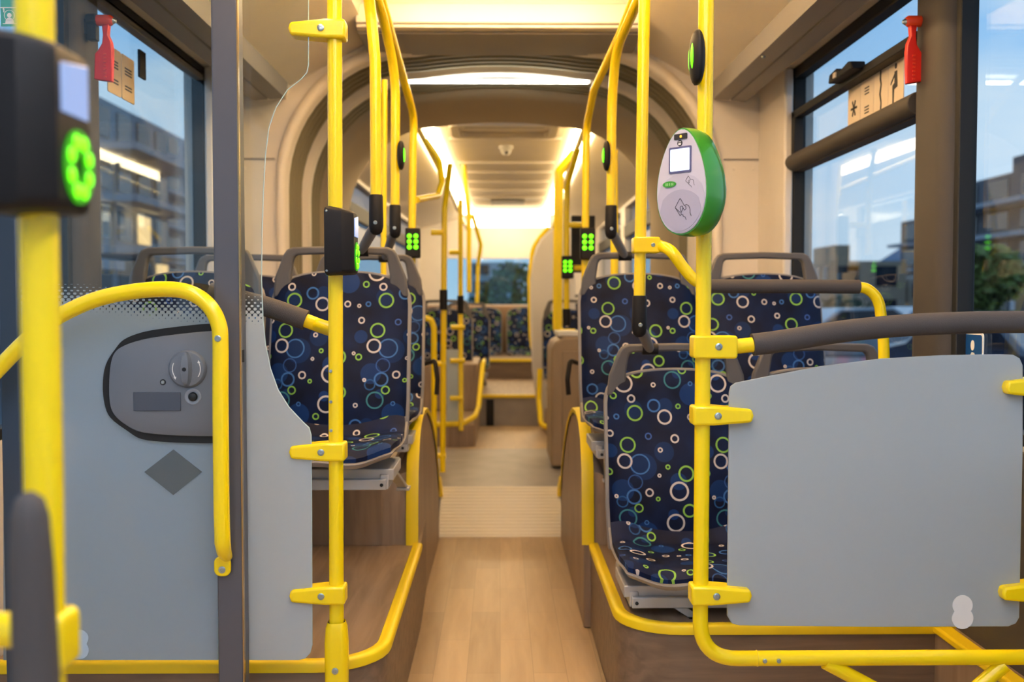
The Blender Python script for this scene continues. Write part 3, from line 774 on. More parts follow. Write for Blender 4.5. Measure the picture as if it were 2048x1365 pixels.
# curved link rail from P5's clamp to the dark bar at P0, then the bar and the yellow end
Yb = 2.8
lk = thing('padded_bar', 'dark padded bar behind the right pole, yellow curved ends', 'handrail', at(1420, 572, Yb))
c1 = spline([at(1318, 491, Y5), at(1342, 503, Yb), at(1368, 537, Yb), at(1392, 562, Yb), at(1425, 573, Yb)], 8)
part(MB().tube([p - lk.location for p in c1], .0165, 20).build('curved_end', yellow, lk), 'yellow curved end')
MB().tube([p - lk.location for p in (at(1420, 573, Yb), at(1560, 573, Yb), at(1718, 574, Yb))], .0195, 22).build('grip', foam, lk)
c2 = spline([at(1712, 574, Yb), at(1735, 579, Yb), at(1755, 600, Yb), at(1763, 640, Yb), at(1768, 720, Yb), at(1770, 1000, Yb), at(1770, 1210, Yb)], 8)
part(MB().tube([p - lk.location for p in c2], .0155, 20).build('curved_end', yellow, lk), 'yellow curved end')

# P1: left pole w/ socket over the aisle seat
Y1p = 2.98
p1 = at(752, 398, Y1p)
P1 = pole('grab_pole', 'thick yellow pole ending in a black socket above the left aisle seat', 'pole',
          [at(700, -230, 2.72), at(738, -10, Y1p), Vector((p1.x, Y1p, at(0, 120, Y1p).z)), Vector(p1)], fr=.35)
joint(P1, p1, Vector((at(722, 495, 3.2).x, 3.2, Z(-.393) + .557)))
# P3
Y3 = 3.62; p3 = at(790, 417, Y3)
P3 = pole('grab_pole', 'yellow pole with an oval stop button ending in a socket over the second left seat', 'pole',
          [at(735, -60, 3.2), at(768, 40, 3.5), at(791, 150, Y3), p3], fr=.4)
joint(P3, p3, Vector((at(770, 498, 3.87).x, 3.87, Z(-.385) + .557)))
def oval_button(name, label, px, py, Y, hpx, side, s=1.0):
    """lens-shaped stop button seen from the side; side +1: lit face to the right"""
    c = at(px, py, Y); h = hpx/F*Y/2
    t = thing(name, label, 'button', c)
    P = []
    for k in range(13):
        a = -PI/2 + PI*k/12; zz = h*math.sin(a); ww = .0145*s*math.cos(a)**.8; dd = .030*s*math.cos(a)**.6
        P.append([Vector((ww*math.cos(b), dd*math.sin(b), zz)) for b in [2*PI*j/20 for j in range(20)]])
    MB().grid(P, close_u=True).build('housing', blk, t, ang=60)
    P = []
    for k in range(9):
        a = -PI/2 + PI*k/8; zz = h*.68*math.sin(a); ww = .004 + .0115*s*math.cos(a)**.5; dd = .020*s*math.cos(a)
        P.append([Vector((side*(ww + .001)*1 - side*.004 + side*abs(math.cos(b))*.002, dd*math.sin(b), zz)) for b in [-PI/2 + PI*j/8 for j in range(9)]])
    m = MB().slab(P, lambda i, j, p: p - Vector((side*.006, 0, 0))); m.build('lit_face', led_green, t, ang=60)
    return t
b1 = oval_button('stop_button', 'dark oval stop button with lit green rim, high on the right yellow pole', 1394, 115, Yp - .03, 108, -1, 1.15)
oval_button('stop_button', 'small oval stop button on the left pole with the second socket', 802, 311, Y3 - .02, 58, 1)
# P0 companion mirrored P6 and P7
Y6 = 3.56; p6 = at(1222, 418, Y6)
P6 = pole('grab_pole', 'yellow pole curving from the ceiling to a socket over the wheel box seat', 'pole',
          [at(1330, -120, 3.0), at(1272, 10, 3.25), at(1232, 100, 3.5), at(1224, 200, Y6), p6], fr=.4)
joint(P6, p6, Vector((at(1250, 498, 3.71).x, 3.71, Z(-.385) + .557)))
oval_button('stop_button', 'small oval stop button on the curved pole over the wheel box seat', 1213, 312, Y6 - .02, 60, -1)
P6b = pole('grab_pole', 'yellow post seen between the seat grip bars behind the right socket', 'pole', [at(1228, 300, 4.3), at(1229, 560, 4.3), Vector((at(1229, 560, 4.3).x, 4.3, Z(-.638)))])

def led_box(px, py, Y, hpx, wpx, label, t=None):
    c = at(px, py, Y); h = hpx/F*Y; w_ = wpx/F*Y
    t = thing('stop_button', label, 'button', c)
    MB().box(-w_*.62, w_*.62, -.02, .02, -h*.95, h*.8).build('housing', blk, t, bevel=.006)
    for i in (-1, 1):
        for j in (-1, 0, 1):
            part(MB().lathe([(w_*.20, 0), (w_*.18, .003), (w_*.1, .005)], (i*w_*.27, -.02, j*h*.32), (0, -1, 0), 14).build('lamp', led_green_hi, t), 'green lit lamp')
    return t
# P4 and its mirror P7 beside the joint
Y4 = 4.35
P4 = pole('grab_pole', 'yellow pole with six green lamps on the left, nearest the joint opening', 'pole',
          [at(745, -60, 3.3), at(776, 45, 3.6), at(805, 150, 4.1), at(828, 235, Y4), at(826, 300, Y4), at(823, 560, Y4)], fr=.35)
led_box(826, 484, Y4 - .03, 34, 24, 'six green lamps in a block on the left pole before the joint')
P2 = pole('grab_pole', 'slim yellow pole standing behind the thick left pole with socket', 'pole', [at(769, 160, 4.2), at(767, 480, 4.2), Vector((at(765, 520, 4.2).x, 4.2, Z(-.638)))], r=.0125)
P7 = pole('grab_pole', 'yellow pole with six green lamps on the right, nearest the joint opening', 'pole',
          [at(1290, -60, 3.4), at(1240, 70, 3.75), at(1188, 180, 4.2), at(1174, 250, Y4 + .1), at(1172, 300, Y4 + .1), at(1170, 575, Y4 + .1)], fr=.35)
led_box(1175, 485, Y4 + .07, 36, 24, 'six green lamps in a block on the right pole before the joint')

# ------------------------------------------------------------------ left pole with clamps, device and glass screen
Yl = 2.3
pl0 = at(674, 1365, Yl)
PL = pole('grab_pole', 'left yellow pole with three clamps holding the curved glass screen', 'pole', [Vector((at(671, 0, Yl).x, Yl, Z(1.26))), Vector((pl0.x, Yl, .42))], origin=(pl0.x, Yl, 0))
xl = at(672, 700, Yl).x
for y_ in (62, 902, 1187):
    px_clamp(PL, Vector((at(672, y_, Yl).x, Yl, at(672, y_, Yl).z)), -1, length=.100, h=.043)
for y_ in (742, 803, 860): screw(PL, Vector((xl - .010, Yl - .016, at(662, y_, Yl).z)) - PL.location, r=.0038)
# foot sleeve
zt_ = at(674, 1243, Yl).z; m = MB(); P = []
for (z, w_, d_) in ((zt_, .020, .021), (zt_ - .012, .0245, .025), (zt_ - .05, .0275, .026), (zt_ - .20, .0265, .026), (zt_ - .36, .023, .024), (0.003, .022, .024)):
    P.append([Vector((w_*math.copysign(abs(math.cos(b))**.7, math.cos(b)), d_*math.copysign(abs(math.sin(b))**.7, math.sin(b)), z)) + Vector((pl0.x, Yl, 0)) - PL.location for b in [2*PI*j/28 for j in range(28)]])
m.grid(P, close_u=True); f_ = m.build('foot_sleeve', yellow, PL, ang=50)
MB().lathe([(.0198, 0), (.0198, .0012)], Vector((pl0.x, Yl, zt_ - .004)) - PL.location, (0, 0, 1), 24).build('dark_gap', blackrub, PL)
screw(f_, Vector((pl0.x, Yl - .0265, at(0, 1338, Yl).z)) - PL.location, r=.0078)
# device builder (ticket validator with lamps): box with angled right face
def device(px, py, Y, label):
    c = at(px, py, Y); t = thing('button_box', label, 'button box', c)
    H = .079
    a = [(-.032, -.055), (.008, -.060), (.026, -.050), (.033, -.040), (.033, .028), (.024, .036), (-.026, .036), (-.032, .028)]
    P = []
    for z, kx in ((-H, .86), (-H + .006, .97), (-H + .012, 1), (H - .012, 1), (H - .004, .95), (H, .8)):
        P.append([Vector((x*kx, y*kx, z - (.010*(x + .032)/.065 if z > 0 else -.004*(x + .032)/.065))) for x, y in a])
    m = MB().grid(P, close_u=True); k_ = len(a)
    m.f += [tuple(range(k_ - 1, -1, -1)), tuple(range(len(m.v) - k_, len(m.v)))]
    m.build('housing', blk, t, bevel=.003, ang=30)
    for z in (-.068, .066): MB().lathe([(.003, 0), (.002, .0015)], (-.026, -.0552, z), (0, -1, 0), 10).build('screw', steel, t)
    MB().prism([(-.033, .010), (.022, .010), (.022, .060), (-.033, .052)], .0325, .0348, 'x').build('display', screen, t, bevel=.002)
    rg = MB().ring([(.000 + .030*math.cos(2*PI*k/32), -.034 + .033*math.sin(2*PI*k/32)) for k in range(32)], [(.0 + .009*math.cos(2*PI*k/32), -.034 + .012*math.sin(2*PI*k/32)) for k in range(32)], .032, .0355, 'x').build('lamp_ring', led_dim, t)
    for k in range(8):
        a_ = 2*PI*(k + .5)/8
        MB().lathe([(.0075, 0), (.006, .002), (.002, .003)], (.0352, .020*math.cos(a_), -.034 + .023*math.sin(a_)), (1, 0, 0), 14).build('lamp', led_green_hi, rg)
    return t
device(684, 484, Yl + .005, 'dark button box with a thin lit green edge on the left clamp pole')
# curved clear screen right of the post
Yg = 2.285
scr = frosted('dot_frosted_screen', '#c2cace', .93, .0140, at(430, 612, Yg).z, at(430, 625, Yg).z, at(430, 612, Yg).x, at(530, 625, Yg).x, band=.085)
pts = [(480, -60), (617, -60), (617, 130), (614, 145), (603, 158), (575, 180), (552, 215), (538, 255), (531, 310), (527, 380), (524, 470), (523, 560), (526, 640), (531, 690), (541, 738), (556, 780), (578, 815), (606, 845), (618, 856), (622, 870), (623, 1000), (624, 1290), (620, 1306), (610, 1317), (596, 1320), (480, 1320)]
pp = [at(x, y, Yg) for x, y in pts]
def pane(name, pp, Y, mt, label, cat='screen'):
    cx = min(p.x for p in pp); o_ = Vector((0, Y, 0))
    # world-aligned local coordinates keep the dot pattern in place
    m = MB().prism([(p.x, p.z) for p in pp], -.003, .003); ob = m.build(name, mt, smooth=False); ob.location = o_
    # polished edge
    P = []; n = len(pp)
    ctr = Vector((sum(p.x for p in pp)/n, 0, sum(p.z for p in pp)/n))
    MB().tube([(p.x, 0, p.z) for p in pp] , .0013, 8).build('polished_edge', pane_edge, ob)
    return tag(ob, label, cat)
sc1 = pane('glass_screen', pp, Yg, scr, 'glass screen with a curved edge between grey post and left yellow pole, frosted below')
# grey post
Yq = 2.25
x0, x1 = at(434, 700, Yq).x, at(486, 700, Yq).x
gp = thing('door_post', 'tall dark grey square post between the two glass panes', 'post', ((x0+x1)/2, Yq, 0))
w2 = (x1 - x0)/2
MB().box(-w2, w2, -.02, .03, .003, Z(1.2)).build('profile', postg, gp, bevel=.004)
part(MB().box(w2 - .0015, w2 + .0015, -.023, -.012, .003, Z(1.2)).build('bright_edge', mat('edge_brass', '#b89a6a', .25, metal=.8), gp), 'bright metal edge line')
MB().box(w2 + .0, w2 + .003, -.01, .0, at(0, 725, Yq).z, at(0, 700, Yq).z).build('slot', blackrub, gp)
# left swing door: clear pane with frosted lower half, handrail, lock
Yd = 2.26
scl = frosted('dot_frosted_door', '#a3b7c7', .74, .0140, at(110, 595, Yd).z, at(430, 625, Yd).z, at(110, 595, Yd).x, at(430, 625, Yd).x, band=.085)
pts = [(-60, -60), (436, -60), (436, 1320), (-60, 1320)]
pts = [(8, -60), (436, -60), (436, 1320), (8, 1320)]
dr = pane('glass_door', [at(x, y, Yd) for x, y in pts], Yd, scl, 'cab door pane with dotted frost, lock and yellow curved handrail', 'door')
xa = at(8, 700, Yd).x; xb = at(45, 700, Yd).x
part(MB().box(xa, xb, -.02, .02, .02, at(0, 165, Yd).z).build('side_frame', mat('slate_frame', '#2c3a4a', .5), dr, bevel=.004), 'dark slate side frame')
def dl(x, y, Y=2.26 - .0): 
    p = at(x, y, Y); return Vector((p.x, p.y - Yd, p.z))
# handrail
Yh = Yd - .085
hp = spline([dl(-60, 800, Yh), dl(0, 735, Yh), dl(60, 675, Yh), dl(112, 636, Yh), dl(190, 600, Yh), dl(270, 583, Yh), dl(340, 579, Yh), dl(385, 588, Yh), dl(418, 612, Yh), dl(437, 648, Yh), dl(441, 690, Yh), dl(441, 800, Yh), dl(443, 1000, Yh), dl(445, 1085, Yh)], 8)
hr = MB().tube(hp + [dl(448, 1104, Yh + .012), dl(454, 1114, Yh + .04)], [.0172]*(len(hp)) + [.016, .012], 24).build('handrail', yellow, dr, ang=70)
fp = dl(455, 1130, Yd)
m = MB().prism(rrect(fp.x - .0185, fp.x + .0185, fp.z - .0155, fp.z + .030, .0150, 6), -.045, -.035); m.build('foot', yellow, hr, bevel=.003)
screw(hr, (fp.x, -.045, fp.z), r=.0080)
MB().box(fp.x - .012, fp.x + .012, -.042, -.004, fp.z - .012, fp.z + .012).build('spacer', postg, hr)
screw(hr, dl(440, 677, Yh) + Vector((0, -.0172, 0)), r=.0072)
# lock
def spline2(q_): return [(v.x, v.y) for v in spline([(x, y, 0) for x, y in q_], 4)]
def lk_poly(g=0):
    P_ = [(438, 662 - g), (400, 664 - g), (330, 672 - g), (285, 680 - g), (250, 692 - g*.9), (232, 706 - g*.6), (224 - g*.8, 730), (221 - g, 770), (223 - g*.9, 808), (232 - g*.7, 830 + g*.4), (255, 850 + g*.8), (285, 864 + g), (340, 870 + g), (400, 872 + g), (438, 872 + g)]
    P_ = [(v.x, v.y) for v in spline([(x, y, 0) for x, y in P_], 4)]
    return [dl(x, y, Yd - .008) for x, y in P_]
seal = MB().prism([(p.x, p.z) for p in lk_poly(15)], -.0095, -.0035).build('lock_border', blackrub, dr)
P1_ = lk_poly(0); P2_ = [dl(x, y, Yd - .03) for x, y in spline2([(438, 688), (400, 690), (340, 694), (300, 703), (275, 712), (262, 720), (256, 740), (253, 775), (255, 805), (262, 822), (278, 834), (300, 843), (345, 850), (400, 853), (438, 853)])]
m = MB(); P = [[Vector((p.x, -.008, p.z)) for p in P1_], [Vector((p.x, -.018, p.z)) for p in P1_], [Vector((p.x, -.030, p.z)) for p in P2_]]
for row in P: pass
m.grid([r_ + [r_[0]] for r_ in P]); k_ = len(P1_) + 1
m.f.append(tuple(range(2*k_, 3*k_ - 1)))
lo = m.build('lock_housing', lockg, dr, ang=30, bevel=.002)
def lp(x, y): 
    p = dl(x, y, Yd - .03); return Vector((p.x, -.030, p.z))
kb = lp(376, 738)
kn = MB().lathe([(.0425, 0), (.042, .005), (.038, .010), (.034, .011), (.001, .011)], kb, (0, -1, 0), 36).build('knob', lockg, lo)
P = []
for k in range(13):
    a = -PI/2 + PI*k/12; zz = .0385*math.sin(a); ww = .0145*math.cos(a)**.8
    P.append([Vector((kb.x - .001 + ww*1.0, kb.y - .010, kb.z + zz)), Vector((kb.x + ww*.55, kb.y - .024*math.cos(a)**.35 - .002, kb.z + zz*.97)), Vector((kb.x - ww*.55, kb.y - .024*math.cos(a)**.35 - .002, kb.z + zz*.97)), Vector((kb.x - ww, kb.y - .009, kb.z + zz))])
MB().grid(P).build('knob_grip', lockg, kn, ang=50)
MB().lathe([(.0045, 0), (.0045, .001)], (kb.x - .0005, kb.y - .0258, kb.z), (0, -1, 0), 14).build('knob_hole', blackrub, kn)
for s, up in ((-1, -1), (1, 1)):
    arc = [(kb.x + s*.031*math.cos(t), kb.y - .0115, kb.z + .031*math.sin(t)*1.0) for t in [math.radians(-34 + 60*k/10) for k in range(11)]]
    m = MB().tube(arc, .0010, 6)
    tip = Vector(arc[-1] if up > 0 else arc[0]); dz = up*.006
    m.prism([(tip.x - .003, tip.z), (tip.x + .003, tip.z), (tip.x - s*.001, tip.z + dz)], tip.y - .001, tip.y + .001)
    part(m.build('arrow', white, kn), 'white arrow')
sp = lp(326, 765); MB().lathe([(.0068, 0), (.0068, .0008)], sp, (0, -1, 0), 18).build('screw_recess', blackrub, lo); screw(lo, sp + Vector((0, -.001, 0)), r=.0042)
a, b = lp(267, 785), lp(362, 822); MB().box(a.x, b.x, -.0335, -.0295, b.z, a.z).build('label_pad', lockd, lo, bevel=.001)
bp = lp(386, 794); MB().lathe([(.0185, 0), (.0185, .0015), (.0165, .003), (.0105, .001), (.0100, -.002)], bp, (0, -1, 0), 30).build('button_dish', mat('lock_dish', '#868b92', .35), lo)
MB().lathe([(.0092, 0), (.0088, .006), (.004, .009), (.001, .0095)], bp, (0, -1, 0), 20).build('lock_button', blackrub, lo)
# diamond and round stickers on the pane
dm = [dl(x, y, Yd) for x, y in ((290, 944), (348, 899), (405, 944), (348, 990))]
dsm = frosted('grey_film', '#7b8488', .65)
part(MB().prism([(p.x, p.z) for p in dm], -.0050, -.0034).build('diamond_sticker', dsm, dr), 'faint grey diamond sticker')
c0 = at(161, 1276, Yd); c1_ = at(161, 1300, Yd)
m = MB(); a = [(c0.x + .0195*math.cos(t), c0.z + .0195*math.sin(t)) for t in [math.radians(-38 + 256*k/20) for k in range(21)]]
b = [(c1_.x + .0205*math.cos(t), c1_.z + .0205*math.sin(t)) for t in [math.radians(142 + 256*k/20) for k in range(21)]]
m.prism(a + b, -.0050, -.0034); part(m.build('sticker', mat('pale_blue_sticker', '#a8bfd2', .5), dr), 'pale double round sticker')
# teal sticker with the figure and number one, high on the pane's left
def st(px, py): p = at(px, py, Yd); return (p.x, p.z)
x0, z0 = st(4, 54); x1, z1 = st(58, -22)
ts = MB().box(x0, x1, -.0052, -.0036, z0, z1).build('teal_sticker', teal, dr); part(ts, 'teal sticker with white figure')
def slabp(poly, name='print', d=.0006, mt=white): return MB().prism(poly, -.0052 - d, -.0052).build(name, mt, ts)
slabp([st(8, 21), st(8, 18), st(9, 17), st(11, 19), st(11, 26), st(9, 26), st(9, 20)], 'numeral')
slabp([st(3, 16), st(58, 16), st(58, 17.5), st(3, 17.5)], 'line'); slabp([st(8, 48), st(50, 48), st(50, 49.5), st(8, 49.5)], 'line')
hc = st(21, 32); slabp(circ(hc[0], hc[1], .0050, 16), 'head')
slabp([st(13, 48), st(14, 41), st(18, 37), st(24, 37), st(29, 41), st(31, 48)], 'shoulders')
m = MB().ring(circ(hc[0], hc[1], .0118, 24), circ(hc[0], hc[1], .0108, 24), -.0058, -.0052); m.build('halo', white, ts)
# dark padded bar seen behind the post, joining the left pole
Yr = 2.42
gl = thing('padded_bar', 'dark padded bar with yellow end joining the left clamp pole', 'handrail', at(612, 640, Yr))
c1 = spline([at(420, 585, Yr), at(480, 600, Yr), at(540, 616, Yr), at(612, 641, Yr)], 8)
MB().tube([p - gl.location for p in c1], .0245, 22).build('grip', foam, gl)
part(MB().tube([p - gl.location for p in spline([at(608, 640, Yr), at(640, 652, Yr), at(672, 662, Yl + .01)], 6)], .0170, 20).build('curved_end', yellow, gl), 'yellow end')

# ------------------------------------------------------------------ foreground pole, box and pad
Yf = .90
PF = pole('grab_pole', 'blurred thick yellow pole in the left foreground', 'pole', [Vector((at(66, 0, Yf).x, Yf, Z(1.25))), Vector((at(88, 1000, Yf).x, Yf, at(0, 1000, Yf).z)), Vector((at(97, 1365, Yf).x - .01, Yf, .003))], fr=.01)
device(80, 258, Yf, 'large blurred dark box with a green lamp ring and lit display, left foreground')
c = at(112, 1280, Yf)
m = MB().prism(rrect(-.030, .014, -.026, .026, .008, 4), -.02, .022); o = m.build('sleeve_clamp', yellow, PF, bevel=.004); o.location = c - PF.location
o = MB().tube([Vector((-.20, .05, 0)), Vector((-.01, .02, 0))], .0165, 20).build('side_tube', yellow, PF); o.location = c - PF.location
pd = thing('padded_grip', 'blurred dark padded grip standing before the foreground pole', 'handle', at(60, 1365, .80))
P = []; a0 = at(58, 985, .80) - pd.location
for (t_, w_) in ((0, .004), (.006, .011), (.020, .0145), (.06, .0165), (.14, .0178), (.30, .0185), (.34, .0185)):
    P.append([Vector((a0.x + w_*math.cos(b) + t_*.02, .02*math.sin(b)*w_/.0185, a0.z - t_)) for b in [2*PI*j/20 for j in range(20)]])
m = MB().grid(P, close_u=True); m.f += [tuple(range(20)), tuple(range(len(m.v) - 20, len(m.v)))]
m.build('pad', foam, pd, ang=60); MB().tube([(a0.x, .0, a0.z - .3), (a0.x + .0, .02, -pd.location.z + .003)], .008, 12).build('stem', postg, pd)

# ------------------------------------------------------------------ green ticket reader
vc = at(1383, 366, Yp - .055)
tr = thing('ticket_reader', 'green egg-shaped ticket reader with lit display on the right pole', 'ticket reader', vc)
H = .113
def egg(a):     # outline of the face: narrow on top
    z = H*math.sin(a); wv = .066*math.cos(a)*(1 - .22*math.sin(a)); return wv, z
rotm = Matrix.Rotation(math.radians(-48), 3, 'Z')
def rr(v): return rotm @ Vector(v)
n = 40; loopa = [egg(2*PI*k/n) for k in range(n)]
P = []
for (sc_, y) in ((.985, -.034), (1.0, -.030), (1.03, -.014), (1.03, .008), (.97, .030), (.82, .048), (.58, .058), (.3, .062)):
    P.append([rr((x*sc_, y, z*(sc_*.5 + .5 if sc_ > .9 else sc_))) for x, z in loopa])
m = MB().grid(P, close_u=True); m.f += [tuple(range(n)), tuple(range(len(m.v) - n, len(m.v)))]
m.build('shell', green, tr, ang=60)
def face(name, loop, y0, y1, mt, parent=tr): 
    k_ = len(loop); m = MB().add([rr((x, y0, z)) for x, z in loop] + [rr((x, y1, z)) for x, z in loop], [tuple(range(k_)), tuple(range(2*k_-1, k_-1, -1))] + [(i, i+k_, (i+1) % k_+k_, (i+1) % k_) for i in range(k_)])
    return m.build(name, mt, parent)
fc = face('face_plate', [(x*.945, z*.965) for x, z in loopa], -.0362, -.033, lilac)
def clipz(zmax, sc_): # part of the face below an arc
    return [(x*sc_, z*(sc_ + .02)) for x, z in loopa if z < zmax]
def lower(zc, rad, sc_):
    out = []
    for x, z in loopa:
        x, z = x*sc_, z*(sc_ + .02)
        lim = zc + math.sqrt(max(0, rad*rad - x*x)); 
        if z < lim - .002: out.append((x, z))
    out.sort(key=lambda p: math.atan2(p[1] + .05, p[0]))
    bot = [p for p in out if p[1] < zc + rad]
    xs_ = sorted([p for p in out], key=lambda p: p[0]); L_, R_ = xs_[0], xs_[-1]
    top = [(L_[0] + (R_[0]-L_[0])*k/14) for k in range(15)]
    # outline: the lower egg from left round to right, then the arc back
    low = [p for p in [(x*sc_, z*(sc_+.02)) for x, z in loopa[n//2:] ]]
    up_l = [p for p in out if p[1] > -1e-4 and p[0] < 0]; up_r = [p for p in out if p[1] > -1e-4 and p[0] > 0]
    up_l.sort(key=lambda p: -p[1]); up_r.sort(key=lambda p: p[1])
    low_cl = [p for p in low if p[1] < zc + math.sqrt(max(0, rad*rad - p[0]*p[0])) - .001]
    poly = [p for p in up_l if p[1] > .0005] + low_cl + [p for p in up_r if p[1] > .0005]
    xl_, xr_ = poly[0][0], poly[-1][0]
    arc_ = [(xr_ + (xl_ - xr_)*k/14) for k in range(1, 14)]
    poly += [(x, zc + math.sqrt(max(0, rad*rad - x*x))) for x in arc_]
    return poly
face('inner_plate', lower(-.056, .072, .93), -.0372, -.0360, mat('lilac_mid_face', '#bdb7c6', .4))
face('card_zone', lower(-.083, .066, .90), -.0382, -.0370, lilac2)
dsp = face('display_frame', rrect(-.031, .027, .018, .073, .003, 3), -.0378, -.0355, mat('violet_frame', '#5c5a80', .4))
face('display', rrect(-.0270, .0230, .0225, .0685, .002, 3), -.0384, -.0376, screen_w, dsp)
sn = face('sensor_window', rrect(-.018, .016, .088, .100, .002, 3), -.0376, -.0360, black_p)
face('sensor_lamp', circ(.0, .094, .0028, 12), -.0384, -.0375, amber, sn)
ic = face('bus_icon', circ(-.003, .0805, .0065, 20), -.0374, -.0360, black_p); face('icon_print', rrect(-.0065, .0005, .0765, .0805, .001, 2), -.0380, -.0373, white, ic)
face('icon_print', rrect(-.0065, .0005, .0822, .0838, .0005, 2), -.0380, -.0373, white, ic)
gbt = face('green_oval', circ(-.029, -.004, .0065, 22, .0175), -.0392, -.0370, mat('green_oval', '#3c9a28', .35), tr)
for xx in (-.037, -.033, -.028, -.023, -.019): face('oval_print', rrect(xx - .0011, xx + .0011, -.007, -.001, .0008, 2), -.0395, -.0391, mat('pale_green_print', '#a9d68e', .4), gbt)
def stroke(pts2, name='line_icon', r=.0007, y=-.0384): return MB().tube([rr((x, y, z)) for x, z in pts2], r, 6).build(name, black_p, tr)
def ic_pts(pts_, ox, oz, k_): return [(ox + x*k_, oz + z*k_) for x, z in pts_]
card = [(0, 0), (-.5, .42), (-.12, 1.0), (0, 1.12), (.12, .98), (.42, .52)]
hand = [(.42, .52), (.62, .60), (.85, .50), (1.0, .2), (1.0, -.1), (1.12, -.35)]
hand2 = [(.12, .0), (.30, .35), (.22, .50), (.08, .48), (.0, .38), (.08, .1), (.12, -.18), (.28, -.18), (.32, -.35), (.5, -.38), (.62, -.62)]
card2 = [(-.5, .42), (.02, -.28), (.12, -.18)]
hand3 = [(.30, .35), (.46, .15), (.60, .28), (.55, .48)]
for pl_ in (card, hand, hand2, card2, hand3): 
    stroke(ic_pts(pl_, .000, -.065, .026), 'card_icon', .0006, -.0386)
for pl_ in (card, hand, hand2): stroke(ic_pts(pl_, .020, -.006, .014), 'card_icon', .0004, -.0374)

# ------------------------------------------------------------------ hammers, signs on the windows
def hammer(s, Y, zc, label):
    x = s*(HW - .085)
    t = thing('safety_hammer', label, 'hammer', (x, Y, zc))
    m = MB().prism([(-.012, -.16), (.012, -.165), (.014, -.075), (.012, -.05), (.006, -.03), (.008, .0), (-.006, .0), (-.004, -.03), (-.006, -.055), (-.014, -.075), (-.020, -.085), (-.022, -.158)], -.010, .010, 'y'); m.v = [(v[0]*1.5, v[1], v[2]) for v in m.v]
    m.v = [(s*-v[0] if s > 0 else v[0], v[1], v[2]) for v in m.v]; m.v = [(v[0], v[1], v[2]) for v in m.v]
    m.build('handle', red, t, bevel=.003)
    hd = MB().tube([(-.022*s, 0, .012), (-.014*s, 0, .013), (.026*s, 0, .013)], [.011, .016, .016], 18).build('head', orange, t)
    MB().tube([(-.030*s, 0, .011), (-.020*s, 0, .012)], [.005, .011], 12).build('tip', steel, t)
    m = MB().tube([(.024*s, 0, .013), (.052*s, .0, .013)], .019, 16).box(*sorted((.024*s, .05*s)), -.014, .014, -.045, .0)
    m.box(*sorted((.045*s, .084*s)), -.012, .012, -.03, .015); m.build('holder', blk, t, bevel=.002)
    mm = MB()
    for k in range(7): mm.box(-.0035, .0035, -.0128, -.009, -.088 - k*.011, -.084 - k*.011)
    mm.build('ribs', orange, t)
    return t
h1 = hammer(1, 2.86, at(1822, 52, 2.86).z, 'red safety hammer in its holder on the right window pillar')
h1.location.x = at(1826, 52, 2.86).x
h2 = hammer(-1, 2.94, at(215, 50, 2.94).z, 'red safety hammer by the left window, seen through the door glass')
def wsign(px, py, s, y, h, w, label, kind):
    x = s*(HW + .028); zc = at(px, py, y).z
    t = thing('window_sticker', label, 'sticker', (x, y, zc))
    return t
# four cream pictogram cards on the right vent window
cards = ((3.555, 'snow'), (3.43, 'text'), (3.305, 'crack'), (3.18, 'person'))
for i, (yy, kd) in enumerate(cards):
    zc = Z(.70); x = HW + .029
    t = thing('window_sticker', {'snow': 'cream sticker with a snowflake mark, farthest of four on the vent window', 'text': 'cream sticker with two small text blocks on the vent window', 'crack': 'cream sticker with a jagged dark line on the vent window', 'person': 'cream sticker with a dark figure, nearest the red hammer'}[kd], 'sticker', (x, yy, zc), 0, 'cream stickers on the right vent window')
    MB().prism(rrect(-.060, .060, -.078, .070, .006, 3), 0, .003, 'x').build('card', mat('cream_card', '#ddccb4', .5), t)
    m = MB()
    def pr(poly): m.prism(poly, -.001, 0, 'x')
    if kd == 'snow':
        for k in range(3):
            a = PI/3*k; dx, dz = math.cos(a)*.03, math.sin(a)*.03; nx, nz = -math.sin(a)*.004, math.cos(a)*.004
            pr([(dx+nx, dz+nz-.01), (dx-nx, dz-nz-.01), (-dx-nx, -dz-nz-.01), (-dx+nx, -dz+nz-.01)])
    elif kd == 'text':
        for zz in (.035, .025, .015, -.03, -.04, -.05): pr([(-.02, zz), (.02, zz), (.02, zz+.004), (-.02, zz+.004)])
    elif kd == 'crack':
        pr([(-.004, .069), (.006, .069), (.010, .04), (.002, .02), (.012, -.01), (.0, -.04), (.006, -.078), (-.006, -.078), (-.008, -.04), (.0, -.01), (-.008, .02), (-.002, .04)])
    else:
        pr(circ(.0, .052, .009, 12)); pr([(.010, .036), (-.010, .036), (-.014, -.015), (.012, -.02), (.016, -.07), (.024, -.07), (.026, -.005), (.010, .0)]); pr([(.01, .02), (.04, -.002), (.04, .006), (.01, .03)])
    m.build('print', black_p, t)
# cream cards on the left window
for i, yy in enumerate((3.42, 3.30)):
    t = thing('window_sticker', ('tan notice card on the left window, farther from the hammer', 'tan notice card on the left window, next to the hammer')[i], 'sticker', (-HW - .029, yy, Z(.755)), 0, 'tan cards on the left window')
    MB().prism(rrect(-.056, .056, -.075, .075, .006, 3), -.003, 0, 'x').build('card', mat('tan_card', '#cdb48e', .5), t)
    m = MB()
    for z_ in (.03, .02, .01, -.03, -.04): m.prism([(-.03, z_), (.03, z_), (.03, z_ + .005), (-.03, z_ + .005)], 0, .001, 'x')
    m.build('print', black_p, t)
